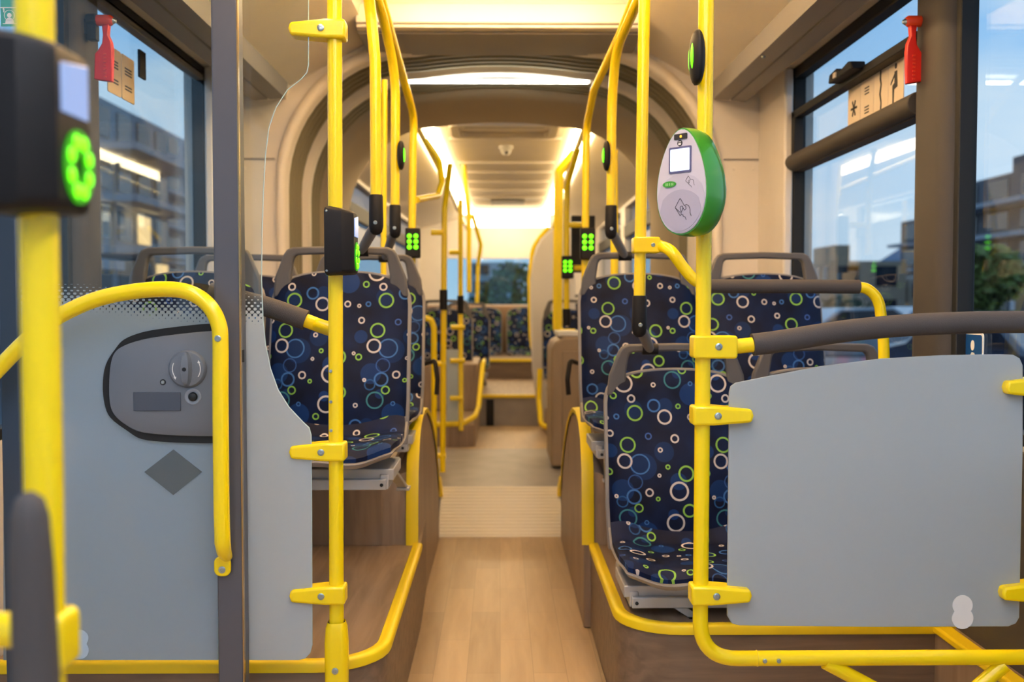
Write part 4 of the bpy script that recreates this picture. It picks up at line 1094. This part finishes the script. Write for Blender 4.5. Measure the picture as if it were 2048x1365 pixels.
# blue sign low on the right window
zb_ = at(1917, 700, 2.55)
t = thing('window_sign', 'small blue sign with white border low on the right window, above the frosted panel', 'sign', (HW + .029, 2.64, at(1917, 712, 2.64).z))
MB().prism(rrect(-.062, .062, -.062, .062, .010, 4), 0, .003, 'x').build('border', white, t)
MB().prism(rrect(-.057, .057, -.057, .057, .008, 4), -.001, 0, 'x').build('field', blue_s, t)
m = MB().prism(circ(-.008, .028, .014, 16, .010), -.002, -.001, 'x'); m.prism([(-.024, -.05), (.006, -.05), (.006, .0), (-.004, .010), (-.018, .008), (-.024, -.005)], -.002, -.001, 'x'); m.prism([(.018, -.05), (.042, -.05), (.040, .002), (.022, -.004)], -.002, -.001, 'x'); m.build('figures', white, t)
for o in (t,): o.rotation_euler.z = 0

# ------------------------------------------------------------------ rear section
YR0, YR1 = 6.3, 13.6
def cx(y): return .03 + .012*(y - 6.3)
rprof = [(-1.2, -.25), (-1.2, 1.0), (-.62, 1.15), (-.6, 1.17), (.6, 1.17), (.62, 1.15), (1.2, 1.0), (1.2, -.25)]
def rwall(s, name):
    m = MB()
    def seg(y0, y1, z0, z1):
        P = []
        for y in (y0, y1): P.append([(s*1.2 + cx(y), y, Z(z0)), (s*1.2 + cx(y), y, Z(z1)), (s*1.28 + cx(y), y, Z(z1)), (s*1.28 + cx(y), y, Z(z0))])
        m.grid(P, close_u=True); m.f += [tuple(len(m.v) - 8 + k for k in range(4)), tuple(len(m.v) - 4 + k for k in range(4))]
    seg(YR0, YR1, -1.2, -.15); seg(YR0, YR1, .97, 1.25); seg(YR0, 7.65, -.15, .97); seg(10.2, 10.6, -.15, .97); seg(13.2, YR1, -.15, .97)
    return struct(m.build(name, beige, smooth=False))
rwall(-1, 'wall_rear_left'); rwall(1, 'wall_rear_right')
for s in (-1, 1):
    for i, (a, b) in enumerate(((7.65, 10.2), (10.6, 13.2))):
        n_ = 8 + i + (2 if s > 0 else 0)
        m = MB(); P = []
        for y in (a, b): P.append([(s*1.24 + cx(y), y, Z(-.15)), (s*1.24 + cx(y), y, Z(.97)), (s*1.247 + cx(y), y, Z(.97)), (s*1.247 + cx(y), y, Z(-.15))])
        m.grid(P, close_u=True); g = struct(m.build(f'window_{n_}', glass(f'rear_glass_{n_}', (.55, .62, .68), 1)))
        P = []
        for y in (a, b): P.append([(s*1.19 + cx(y), y, Z(.66)), (s*1.19 + cx(y), y, Z(.78)), (s*1.23 + cx(y), y, Z(.78)), (s*1.23 + cx(y), y, Z(.66))])
        MB().grid(P, close_u=True).build('window_rail', blackrub, g)
m = MB(); P = []
for y in (YR0 - .05, YR1): P.append([(x + cx(y), y, Z(z)) for x, z in rprof[1:-1]])
m.grid(P); m.add([(-1.4, YR0 - .1, Z(1.25)), (1.4, YR0 - .1, Z(1.25)), (1.6, YR1 + .2, Z(1.25)), (-1.4, YR1 + .2, Z(1.25))], [(0, 1, 2, 3)])
cr_ = struct(m.build('ceiling_rear', ceil_m, smooth=False))
# cross ribs, hatch
m = MB()
for y in (7.1, 8.3, 8.9, 9.6, 10.3, 11.0, 11.7): m.box(cx(y) - .40, cx(y) + .40, y, y + .05, Z(1.150), Z(1.169))
m.build('cross_ribs', ceil_m, cr_, bevel=.006)
m = MB().ring(rrect(-.36 + .03, .36 + .03, 6.42, 6.95, .08, 4), rrect(-.30 + .03, .30 + .03, 6.48, 6.89, .06, 4), Z(1.13), Z(1.169), 'z'); m.build('hatch_frame', ceil_m, cr_, bevel=.006)
m = MB().box(-.26 + .03, .26 + .03, 6.50, 6.56, Z(1.14), Z(1.16)); m.build('hatch_handle', covegrey, cr_)
m = MB().box(cx(11) - .19, cx(11) + .19, 11.25, 11.6, Z(1.13), Z(1.15)); m.build('vent', covegrey, cr_)
m = MB().box(-1.17 , 1.35, YR1, YR1 + .08, Z(-1.2), Z(-.03)).box(-1.17, 1.35, YR1, YR1 + .08, Z(.60), Z(1.25)).box(-1.17, -.80, YR1, YR1 + .08, Z(-.03), Z(.60)).box(1.0, 1.35, YR1, YR1 + .08, Z(-.03), Z(.60))
struct(m.build('wall_rear', beige, smooth=False))
struct(MB().box(-.80, 1.0, YR1 + .03, YR1 + .04, Z(-.03), Z(.60)).build('window_12', glass('rear_window_glass', (.75, .85, .88), 1)))
dh = .525
for s, nm in ((-1, 'left'), (1, 'right')):
    P = []
    for y in (6.32, 12.9): P.append([(s*dh + cx(y) - .055, y, Z(1.135)), (s*dh + cx(y) + .055, y, Z(1.135)), (s*dh + cx(y) + .055, y, Z(1.165)), (s*dh + cx(y) - .055, y, Z(1.165))])
    o = MB().grid(P, close_u=True).build('light_strip', mat('rear_led', '#ffffff', .5, emit='#ffe2b0', es=9), origin=(s*dh, 9.5, Z(1.15)))
    tag(o, f'glowing warm light strip along the {nm} ceiling edge of the rear half', 'light')
o = MB().box(cx(13) - .53, cx(13) + .53, 12.95, 13.0, Z(.98), Z(1.16)).build('ceiling_light', mat('rear_led', '#ffffff'), origin=(cx(13), 12.95, Z(1.05)))
tag(o, 'wide glowing light panel at the far end of the ceiling', 'light')
cam_d = thing('camera_dome', 'small white dome camera under the rear ceiling', 'camera', at(1012, 296, 7.5))
MB().lathe([(.001, -.062), (.022, -.055), (.036, -.035), (.040, -.012), (.052, -.008), (.055, .02)], (0, 0, 0), (0, 0, 1), 24).build('dome', white, cam_d)
MB().lathe([(.012, 0), (.008, .006)], (.004, -.030, -.040), (0, -.8, -.6), 14).build('lens', black_p, cam_d)
# steps at the back
m = MB().box(-1.12, 1.22, 8.6, YR1 - .02, .0, Z(-.81)); o = m.build('rear_step', vinyl_grey); tag(o, 'low grey step across the rear aisle with yellow nosing', 'step')
part(MB().box(-1.15, 1.3, 8.58, 8.64, Z(-.825), Z(-.80)).build('nosing', edge_y, o), 'yellow step nosing')
m = MB().box(-1.14, 1.29, 8.64, 10.5, Z(-.81), Z(-.806)); m.build('step_cover', wood_top, o)
m = MB().box(-1.10, 1.24, 10.5, YR1 - .02, Z(-.8), Z(-.606)); o2 = m.build('rear_bench_base', wood_front); tag(o2, 'brown raised base under the back row of seats', 'platform')
part(MB().box(-1.14, 1.3, 10.48, 10.55, Z(-.625), Z(-.598)).build('nosing', edge_y, o2), 'yellow step nosing')
b0 = at(975, 800, 8.59); MB().box(b0.x - .01, b0.x + .055, 8.585, 8.60, .05, Z(-.84)).build('step_vent', blackrub, o)
# side podiums of the rear half, with yellow edges and poles
t = thing('rear_podium', 'brown rear podium on the left with yellow edge', 'platform', at(865, 850, 6.7) * 1)
o_ = t.location.copy()
def pod(t, boxes, mt, name='body'):
    m = MB()
    for b in boxes: m.box(b[0] - t.location.x, b[1] - t.location.x, b[2] - t.location.y, b[3] - t.location.y, b[4] - t.location.z, b[5] - t.location.z)
    return m.build(name, mt, t, bevel=.01)
pod(t, [(-1.1, -.17, 6.75, 8.58, zt - .06, Z(-.83)), (-1.1, -.17, 7.6, 8.58, Z(-.83), Z(-.47))], wood_side)
ep = [Vector((-1.0, 6.74, Z(-.83))), at(865, 850, 6.74), at(925, 848, 6.74), at(950, 833, 6.85), at(957, 815, 7.3), at(966, 727, 7.65), at(968, 722, 8.4)]
part(MB().tube([p - o_ for p in fillet(ep, .08, 5)], .019, 10).build('edge_strip', edge_y, t), 'yellow edge')
t = thing('rear_podium', 'brown rear podium on the right beyond the beige cabinet', 'platform', (.7, 7.2, 0))
pod(t, [(.36, 1.25, 7.0, 8.58, zt - .1, Z(-.86))], wood_side)
# beige cabinet with black handle
cb_ = thing('beige_cabinet', 'beige rounded cabinet with a black handle beyond the right seats', 'cabinet', at(1135, 860, 5.9))
c0 = at(1100, 850, 5.9); c1 = at(1178, 680, 5.9)
m = MB().prism([(c0.x, zt + .02), (c0.x, c1.z - .05), (c0.x + .02, c1.z - .01), (c0.x + .07, c1.z + .02), (c1.x + .35, c1.z + .05), (c1.x + .35, zt + .02)], 5.75, 6.3)
m.v = [tuple(Vector(v) - cb_.location) for v in m.v]; m.build('body', mat('cabinet_tan', '#a08a70', .5), cb_, bevel=.015)
def bx(t, x0, x1, y0, y1, z0, z1, name, mt, bv=.003): 
    l_ = t.location; return MB().box(x0-l_.x, x1-l_.x, y0-l_.y, y1-l_.y, z0-l_.z, z1-l_.z).build(name, mt, t, bevel=bv)
bx(cb_, c0.x + .06, c1.x + .3, 5.735, 5.75, zt + .12, c1.z - .06, 'door', mat('cabinet_tan2', '#97826a', .5), .006)
bx(cb_, c0.x + .04, c0.x + .30, 5.78, 6.2, c1.z + .025, c1.z + .05, 'white_sheet', white)
def arm(px, label, s):
    a = at(px, 728, 4.6); t = thing('hand_loop', label, 'handle', a)
    pts_ = [at(px + s*20, 728, 4.75), at(px, 722, 4.62), at(px - s*5, 760, 4.6), at(px - s*3, 790, 4.6)]
    MB().tube([p - a for p in fillet(pts_, .03, 5)], .011, 12).build('loop', blk, t)
arm(1140, 'black curved hand loop beside the beige cabinet on the right', 1); arm(870, 'black curved hand loop in the aisle on the left', -1)

# rear seats
gR = 'blue seats of the rear half'
def small_seat(px, py_top, Y, label, base_z):
    p = at(px, py_top, Y)
    o = dup(seat0); o.location = (p.x, Y, p.z - .57); tag(o, label, 'seat', gR)
    z0 = base_z - o.location.z
    if z0 < -.16: MB().box(-.15, .15, -.20, .05, z0, -.14).build('pedestal', blk, o)
    return o
for ch in list(seat0.children): pass
for i, (px, py, Y, lab, bz) in enumerate(((889, 600, 8.0, 'blue seat on the left rear podium, nearer of two', Z(-.47)), (932, 606, 9.4, 'blue seat on the left behind the rear podium', Z(-.806)),
        (1143, 600, 7.7, 'blue seat on the right behind the beige cabinet', Z(-.86)), (1160, 590, 9.0, 'second blue seat on the right behind the beige cabinet', Z(-.86)),
        (1130, 612, 10.2, 'blue seat on the right, third row of the rear half', Z(-.806)))):
    small_seat(px, py, Y, lab, bz)
for i, x in enumerate((-.72, -.22, .28, .80)):
    o = dup(seat0); o.location = (x + .02, 11.6, Z(-.55))
    for ch in list(o.children):
        if ch.name.startswith(('grab_handle', 'leg')): bpy.data.objects.remove(ch)
    tag(o, ('leftmost', 'second', 'third', 'rightmost')[i] + ' seat of the blue back row under the rear window', 'seat', gR)
    MB().box(-.2, .2, -.24, .1, -.055, -.03).build('pedestal', seatgrey, o)
wn = MB().box(-1.1, 1.25, 11.80, 11.9, Z(-.6), Z(-.035)); o = wn.build('seat_back_wall', mat('tan_trim', '#9c7d62', .5), bevel=.02); tag(o, 'tan upholstered ledge behind the back row of seats', 'ledge')

# poles and rails of the rear half
def rpole(label, pts, r=R, sleeve=None, clamps=(), group='yellow poles of the rear half', fr=.12, name='grab_pole'):
    t = pole(name, label, 'pole', [at(*p) for p in pts], r=r, fr=fr, group=group)
    o_ = t.location
    if sleeve:
        x, y0, y1, Y = sleeve; a, b = at(x, y0, Y) - o_, at(x, y1, Y) - o_; part(MB().tube([a, b], r*1.35, 16).build('sleeve', blk, t), 'black sleeve')
    for (x0, x1, y, Y) in clamps:
        a, b = at(x0, y, Y) - o_, at(x1, y, Y) - o_; MB().tube([a, b], r*1.0, 14).build('cross_piece', yellow, t)
    return t
rpole('rear yellow pole with a black sleeve, nearest the left fender', [(900, 330, 5.9), (889, 420, 5.75), (887, 700, 5.7), (885, 962, 5.7)], sleeve=(887, 580, 620, 5.7), clamps=((862, 887, 465, 5.72), (868, 892, 728, 5.7), (872, 892, 912, 5.7)))
rpole('rear yellow pole in front of the pale pane, second from the left fender', [(921, 400, 6.9), (921, 560, 6.9), (922, 862, 6.7)], sleeve=(921, 592, 628, 6.85), clamps=((898, 921, 505, 6.9), (902, 930, 655, 6.8), (900, 930, 722, 6.7), (900, 925, 797, 6.7)))
rpole('rear yellow pole third from the left, ending by the seats', [(928, 330, 8.3), (938, 430, 8.3), (938, 585, 8.3)], r=.02)
rpole('thin pale yellow pole near the rear window on the left', [(945, 430, 9.6), (962, 490, 9.8), (956, 530, 9.9), (954, 610, 9.9)], r=.02)
rpole('short curved yellow handle left of the aisle pole', [(846, 636, 5.6), (862, 638, 5.6), (868, 655, 5.6), (868, 700, 5.6), (868, 968, 5.6)], name='curved_handle')
rpole('yellow side bow linking two left poles near the joint', [(833, 400, 4.5), (876, 392, 4.9), (884, 365, 5.1), (878, 320, 5.3), (850, 280, 5.3)], r=.016, name='grab_rail', fr=.08)
rpole('long yellow ceiling rail along the left of the rear half', [(833, 250, 6.2), (868, 318, 7.3), (900, 385, 8.9), (925, 440, 11.2), (936, 462, 12.5)], r=.018, name='grab_rail')
rpole('long yellow ceiling rail along the right of the rear half', [(1172, 250, 6.2), (1145, 320, 7.3), (1122, 385, 8.9), (1108, 440, 11.2), (1100, 470, 12.5)], r=.018, name='grab_rail')
rpole('rear yellow pole with green lamps and a dark end, right of the aisle', [(1155, 300, 5.6), (1134, 370, 5.8), (1133, 450, 5.8), (1133, 618, 5.8)], sleeve=(1133, 618, 652, 5.8), clamps=((1133, 1170, 450, 5.8), (1133, 1172, 536, 5.8)))
led_box(1135, 533, 5.76, 26, 19, 'small block of green lamps on the rear right pole')
rpole('broad yellow pole left of the green lamps, right of the aisle', [(1150, 305, 7.4), (1118, 345, 7.4), (1116, 480, 7.4), (1115, 660, 7.4), (1124, 668, 7.4), (1150, 668, 7.4)], r=.036, fr=.05)
rpole('yellow hoop rail beside the rear right seats', [(1098, 455, 8.4), (1066, 490, 8.4), (1059, 560, 8.4), (1062, 690, 8.4), (1078, 733, 8.2), (1102, 736, 8.2), (1104, 812, 8.2)], r=.018, name='grab_rail', fr=.3)
rpole('low yellow angled rail beside the rear right podium', [(1080, 738, 7.3), (1078, 800, 7.3), (1082, 852, 7.2), (1104, 856, 7.2), (1106, 868, 7.2)], r=.02, name='grab_rail', fr=.06)
pn = at(902, 700, 6.75)
o = MB().box(at(893, 700, 6.75).x, at(916, 700, 6.75).x, 6.745, 6.752, at(0, 845, 6.75).z, at(0, 700, 6.75).z).build('glass_screen', frosted('pale_screen', '#c9d3da', .85), origin=(pn.x, 6.75, at(0, 845, 6.75).z)); tag(o, 'pale narrow glass screen beside the rear left pole', 'screen')
# beige round divider right of the rear aisle
dv = [at(x, y, 8.1) for x, y in ((1064, 742), (1061, 640), (1061, 560), (1066, 515), (1080, 480), (1100, 460), (1120, 452), (1150, 452), (1150, 860), (1080, 860))]
o = MB().prism([(p.x, p.z) for p in dv], 8.08, 8.14).build('divider_panel', beige, bevel=.015, origin=(dv[0].x, 8.1, dv[0].z)); tag(o, 'cream rounded divider panel beside the rear aisle', 'panel')
# dark display unit behind the right poles
o = MB().box(at(1143, 500, 6.0).x, at(1190, 500, 6.0).x, 6.0, 6.05, at(0, 545, 6).z, at(0, 430, 6).z).build('dark_cabinet_door', blackrub, bevel=.005, origin=at(1165, 545, 6.0)); tag(o, 'flat black panel behind the right poles at the joint', 'panel')

# ------------------------------------------------------------------ outside
GZ = -.36
asph = mat('wet_asphalt', '#4c5158', .35, vary=.15)
o = struct(MB().box(-150, 150, -60, 200, GZ - .3, GZ).build('ground', asph, smooth=False))
dark_fac = mat('charcoal_facade', '#3d4552', .6, vary=.1); grey_fac = mat('grey_facade', '#7a838e', .6, vary=.1); beige_fac = mat('sand_facade', '#a3947f', .7, vary=.1)
white_fac = mat('white_facade', '#b5bcc6', .6); slab_m = mat('concrete_slab', '#8c97a4', .6); win_d = mat('dark_panes', '#1c2530', .12); brick = mat('russet_facade', '#8a5b42', .7, vary=.1)
def building(name, label, x0, x1, y0, y1, z1, fac, floors, cols, balc=True, face_s=1, roof=None, lit=()):
    """block whose face towards the bus (x side) and near end carry windows and balcony slabs"""
    t = thing(name, label, 'building', ((x0+x1)/2, (y0+y1)/2, GZ))
    o_ = t.location; xf = x0 if face_s > 0 else x1
    MB().box(x0-o_.x, x1-o_.x, y0-o_.y, y1-o_.y, 0, z1-GZ).build('walls', fac, t)
    if roof: MB().box(x0-o_.x + (x1-x0)*roof[0], x0-o_.x + (x1-x0)*roof[1], y0-o_.y + (y1-y0)*.1, y1-o_.y - (y1-y0)*.2, z1-GZ, z1-GZ + roof[2]).build('roof_storey', fac, t)
    fh = (z1-GZ)/floors; cw = (y1-y0)/cols; k = 0
    for f in range(floors):
        for c in range(cols):
            a = y0 + cw*(c+.18) - o_.y; b = y0 + cw*(c+.82) - o_.y
            MB().box(*sorted((xf - o_.x - face_s*.05, xf - o_.x + face_s*.05)), a, b, fh*(f+.25), fh*(f+.85)).build('window', lit_win if k in lit else win_d, t); k += 1
        ncx = max(2, int(abs(x1-x0)/3.2)); w_ = (x1-x0)/ncx
        for c in range(ncx):
            a = x0 + w_*(c+.2) - o_.x; b = x0 + w_*(c+.75) - o_.x
            MB().box(a, b, y0 - o_.y - .05, y0 - o_.y + .05, fh*(f+.25), fh*(f+.85)).build('window', lit_win if (k % 7 == 3 and k in lit) else win_d, t); k += 1
        if balc and f > 0:
            MB().box(*sorted((xf - o_.x - face_s*1.3, xf - o_.x)), y0 - o_.y + cw*.1, y1 - o_.y - cw*.1, fh*f - .1, fh*f + .12).build('balcony', slab_m, t)
            MB().box(x0 - o_.x + .5, x1 - o_.x - .5, y0 - o_.y - 1.3, y0 - o_.y, fh*f - .1, fh*f + .12).build('balcony', slab_m, t)
            m = MB()
            for q in range(int((x1-x0-1)/.8)): m.box(x0 - o_.x + .5 + q*.8, x0 - o_.x + .55 + q*.8, y0 - o_.y - 1.3, y0 - o_.y - 1.25, fh*f, fh*f + 1)
            m.box(x0 - o_.x + .5, x1 - o_.x - .5, y0 - o_.y - 1.3, y0 - o_.y - 1.25, fh*f + .95, fh*f + 1.02); m.build('railing', slab_m, t)
    return t
def X(px, Y): return at(px, 600, Y).x
def ZH(py, Y): return at(1000, py, Y).z
building('apartment_block', 'dark stepped apartment block with balconies beyond the right window', X(1905, 56), X(1905, 56) + 9, 46, 56, ZH(322, 46), dark_fac, 5, 3, roof=(.25, 1.1, ZH(262, 46) - ZH(322, 46)))
building('apartment_block', 'open balcony tower at the edge of the right window pillar', X(1800, 82), X(1860, 82), 78, 82, ZH(440, 80), dark_fac, 4, 1, roof=(.6, 1, 4.5))
building('shop_building', 'low white shop building with upright windows at the far right', X(1990, 38), X(1990, 38) + 4, 34, 38, ZH(520, 34), white_fac, 1, 3, balc=False)
building('house_block', 'sand coloured row of houses seen in the right window', X(1600, 66), X(1738, 66), 60, 66, ZH(522, 60), beige_fac, 2, 4, balc=False, roof=(.1, .3, 1.0))
building('house_block', 'lower sand house beside the balcony tower', X(1765, 64), X(1850, 64), 60, 64, ZH(560, 60), beige_fac, 2, 2, balc=False)
building('apartment_block', 'grey balcony block filling the left windows', X(340, 37) - 9, X(340, 37), 30, 37, ZH(185, 30), grey_fac, 5, 4, face_s=-1, lit=(9, 10, 14))
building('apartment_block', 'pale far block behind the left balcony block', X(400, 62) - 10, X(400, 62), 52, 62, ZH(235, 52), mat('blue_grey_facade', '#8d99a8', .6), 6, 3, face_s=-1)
building('brick_house', 'dark low house beyond the left window near the bus', X(150, 24) - 8, X(150, 24), 19, 24, ZH(400, 20), dark_fac, 3, 2, face_s=-1, lit=(3,))
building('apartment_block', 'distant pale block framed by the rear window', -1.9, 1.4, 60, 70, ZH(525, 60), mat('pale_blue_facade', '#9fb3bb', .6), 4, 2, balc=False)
mt_ = MB()
P = []
for x, h in ((95, 0), (106, 5), (118, 9), (128, 7), (140, 12), (150, 4), (158, 0)):
    P.append([(x - 30, 180, GZ), (x - 30, 185, GZ + h*1.3), (x - 30, 200, GZ + h*1.9 + .1), (x - 30, 230, GZ)])
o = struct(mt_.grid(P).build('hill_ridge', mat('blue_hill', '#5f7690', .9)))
def tree(px, py_top, Y, label, cr_=1.8, mtc='#4d5b2c', squash=1.0):
    top = ZH(py_top, Y); x = X(px, Y); t = thing('leafy_tree', label, 'tree', (x, Y, GZ))
    MB().tube([(0, 0, 0), (.1, 0, (top-GZ)*.35), (.0, .1, (top-GZ)*.7)], [.16, .12, .06], 10).build('trunk', mat('bark', '#4a3c30', .8), t)
    m = MB(); rnd = random.Random(px)
    hgt = top - GZ; leafm = mat('leaf_' + mtc[1:], mtc, .6, vary=.25)
    for k in range(1500):
        a = rnd.uniform(0, 2*PI); c_ = rnd.uniform(-1, 1); rr_ = rnd.uniform(.55, 1)**.5; s_ = math.sqrt(1 - c_*c_)
        p = Vector((cr_*rr_*s_*math.cos(a), cr_*rr_*s_*math.sin(a), hgt - cr_*1.1*squash + cr_*1.1*squash*rr_*c_))
        p.x += .25*math.sin(p.z*3 + k % 3); d1 = Vector((rnd.uniform(-1, 1), rnd.uniform(-1, 1), rnd.uniform(-1, 1))).normalized()*.13; d2 = d1.orthogonal().normalized()*.09
        m.add([p - d1, p + d2, p + d1, p - d2], [(0, 1, 2, 3)])
    m.build('crown', leafm, t, smooth=False)
tree(1960, 490, 20, 'rounded green tree outside the right window', .62, '#5c7030')
tree(1035, 525, 34, 'green tree seen through the rear window', 1.5, '#47602f')
tree(1690, 590, 40, 'low dark green bush beyond the road on the right', 1.6, '#39492a')
def car(px, Y, z_roof_py, label, cm, L_=4.3, heading=0, tl=True):
    x = X(px, Y); t = thing('parked_car', label, 'car', (x, Y, GZ), heading)
    prof_ = [(-2.1, .25), (-2.15, .6), (-2.0, .85), (-1.2, .95), (-.6, 1.38), (.7, 1.42), (1.45, .98), (2.0, .9), (2.12, .7), (2.12, .25)]
    MB().prism(prof_, -.85, .85, 'y').build('body', cm, t, bevel=.06, bseg=3)
    MB().prism([(-1.08, .96), (-.58, 1.32), (.66, 1.36), (1.28, .98)], -.86, .86, 'y').build('side_glass', win_d, t)
    for wx in (-1.35, 1.35):
        for wy in (-.8, .8): MB().lathe([(.32, -.1), (.33, 0), (.32, .1)], (wx, wy, .32), (0, 1, 0), 20).build('wheel', blackrub, t)
    for wy in (-.62, .62): MB().box(-2.17, -2.10, wy - .22, wy + .22, .62, .78).build('tail_lamp', tail, t)
    return t
car(2045, 13.2, 0, 'dark blue car with red tail lamps just past the right window', mat('navy_car', '#232c44', .25, coat=1), heading=math.radians(97))
car(1830, 31, 0, 'pale car on the road beyond the right pillar', mat('silver_car', '#9aa6b4', .25, coat=1), heading=math.radians(15))
car(1700, 24, 0, 'pale grey car in the road behind the right seats', mat('grey_car', '#7c8894', .25, coat=1), heading=math.radians(5))
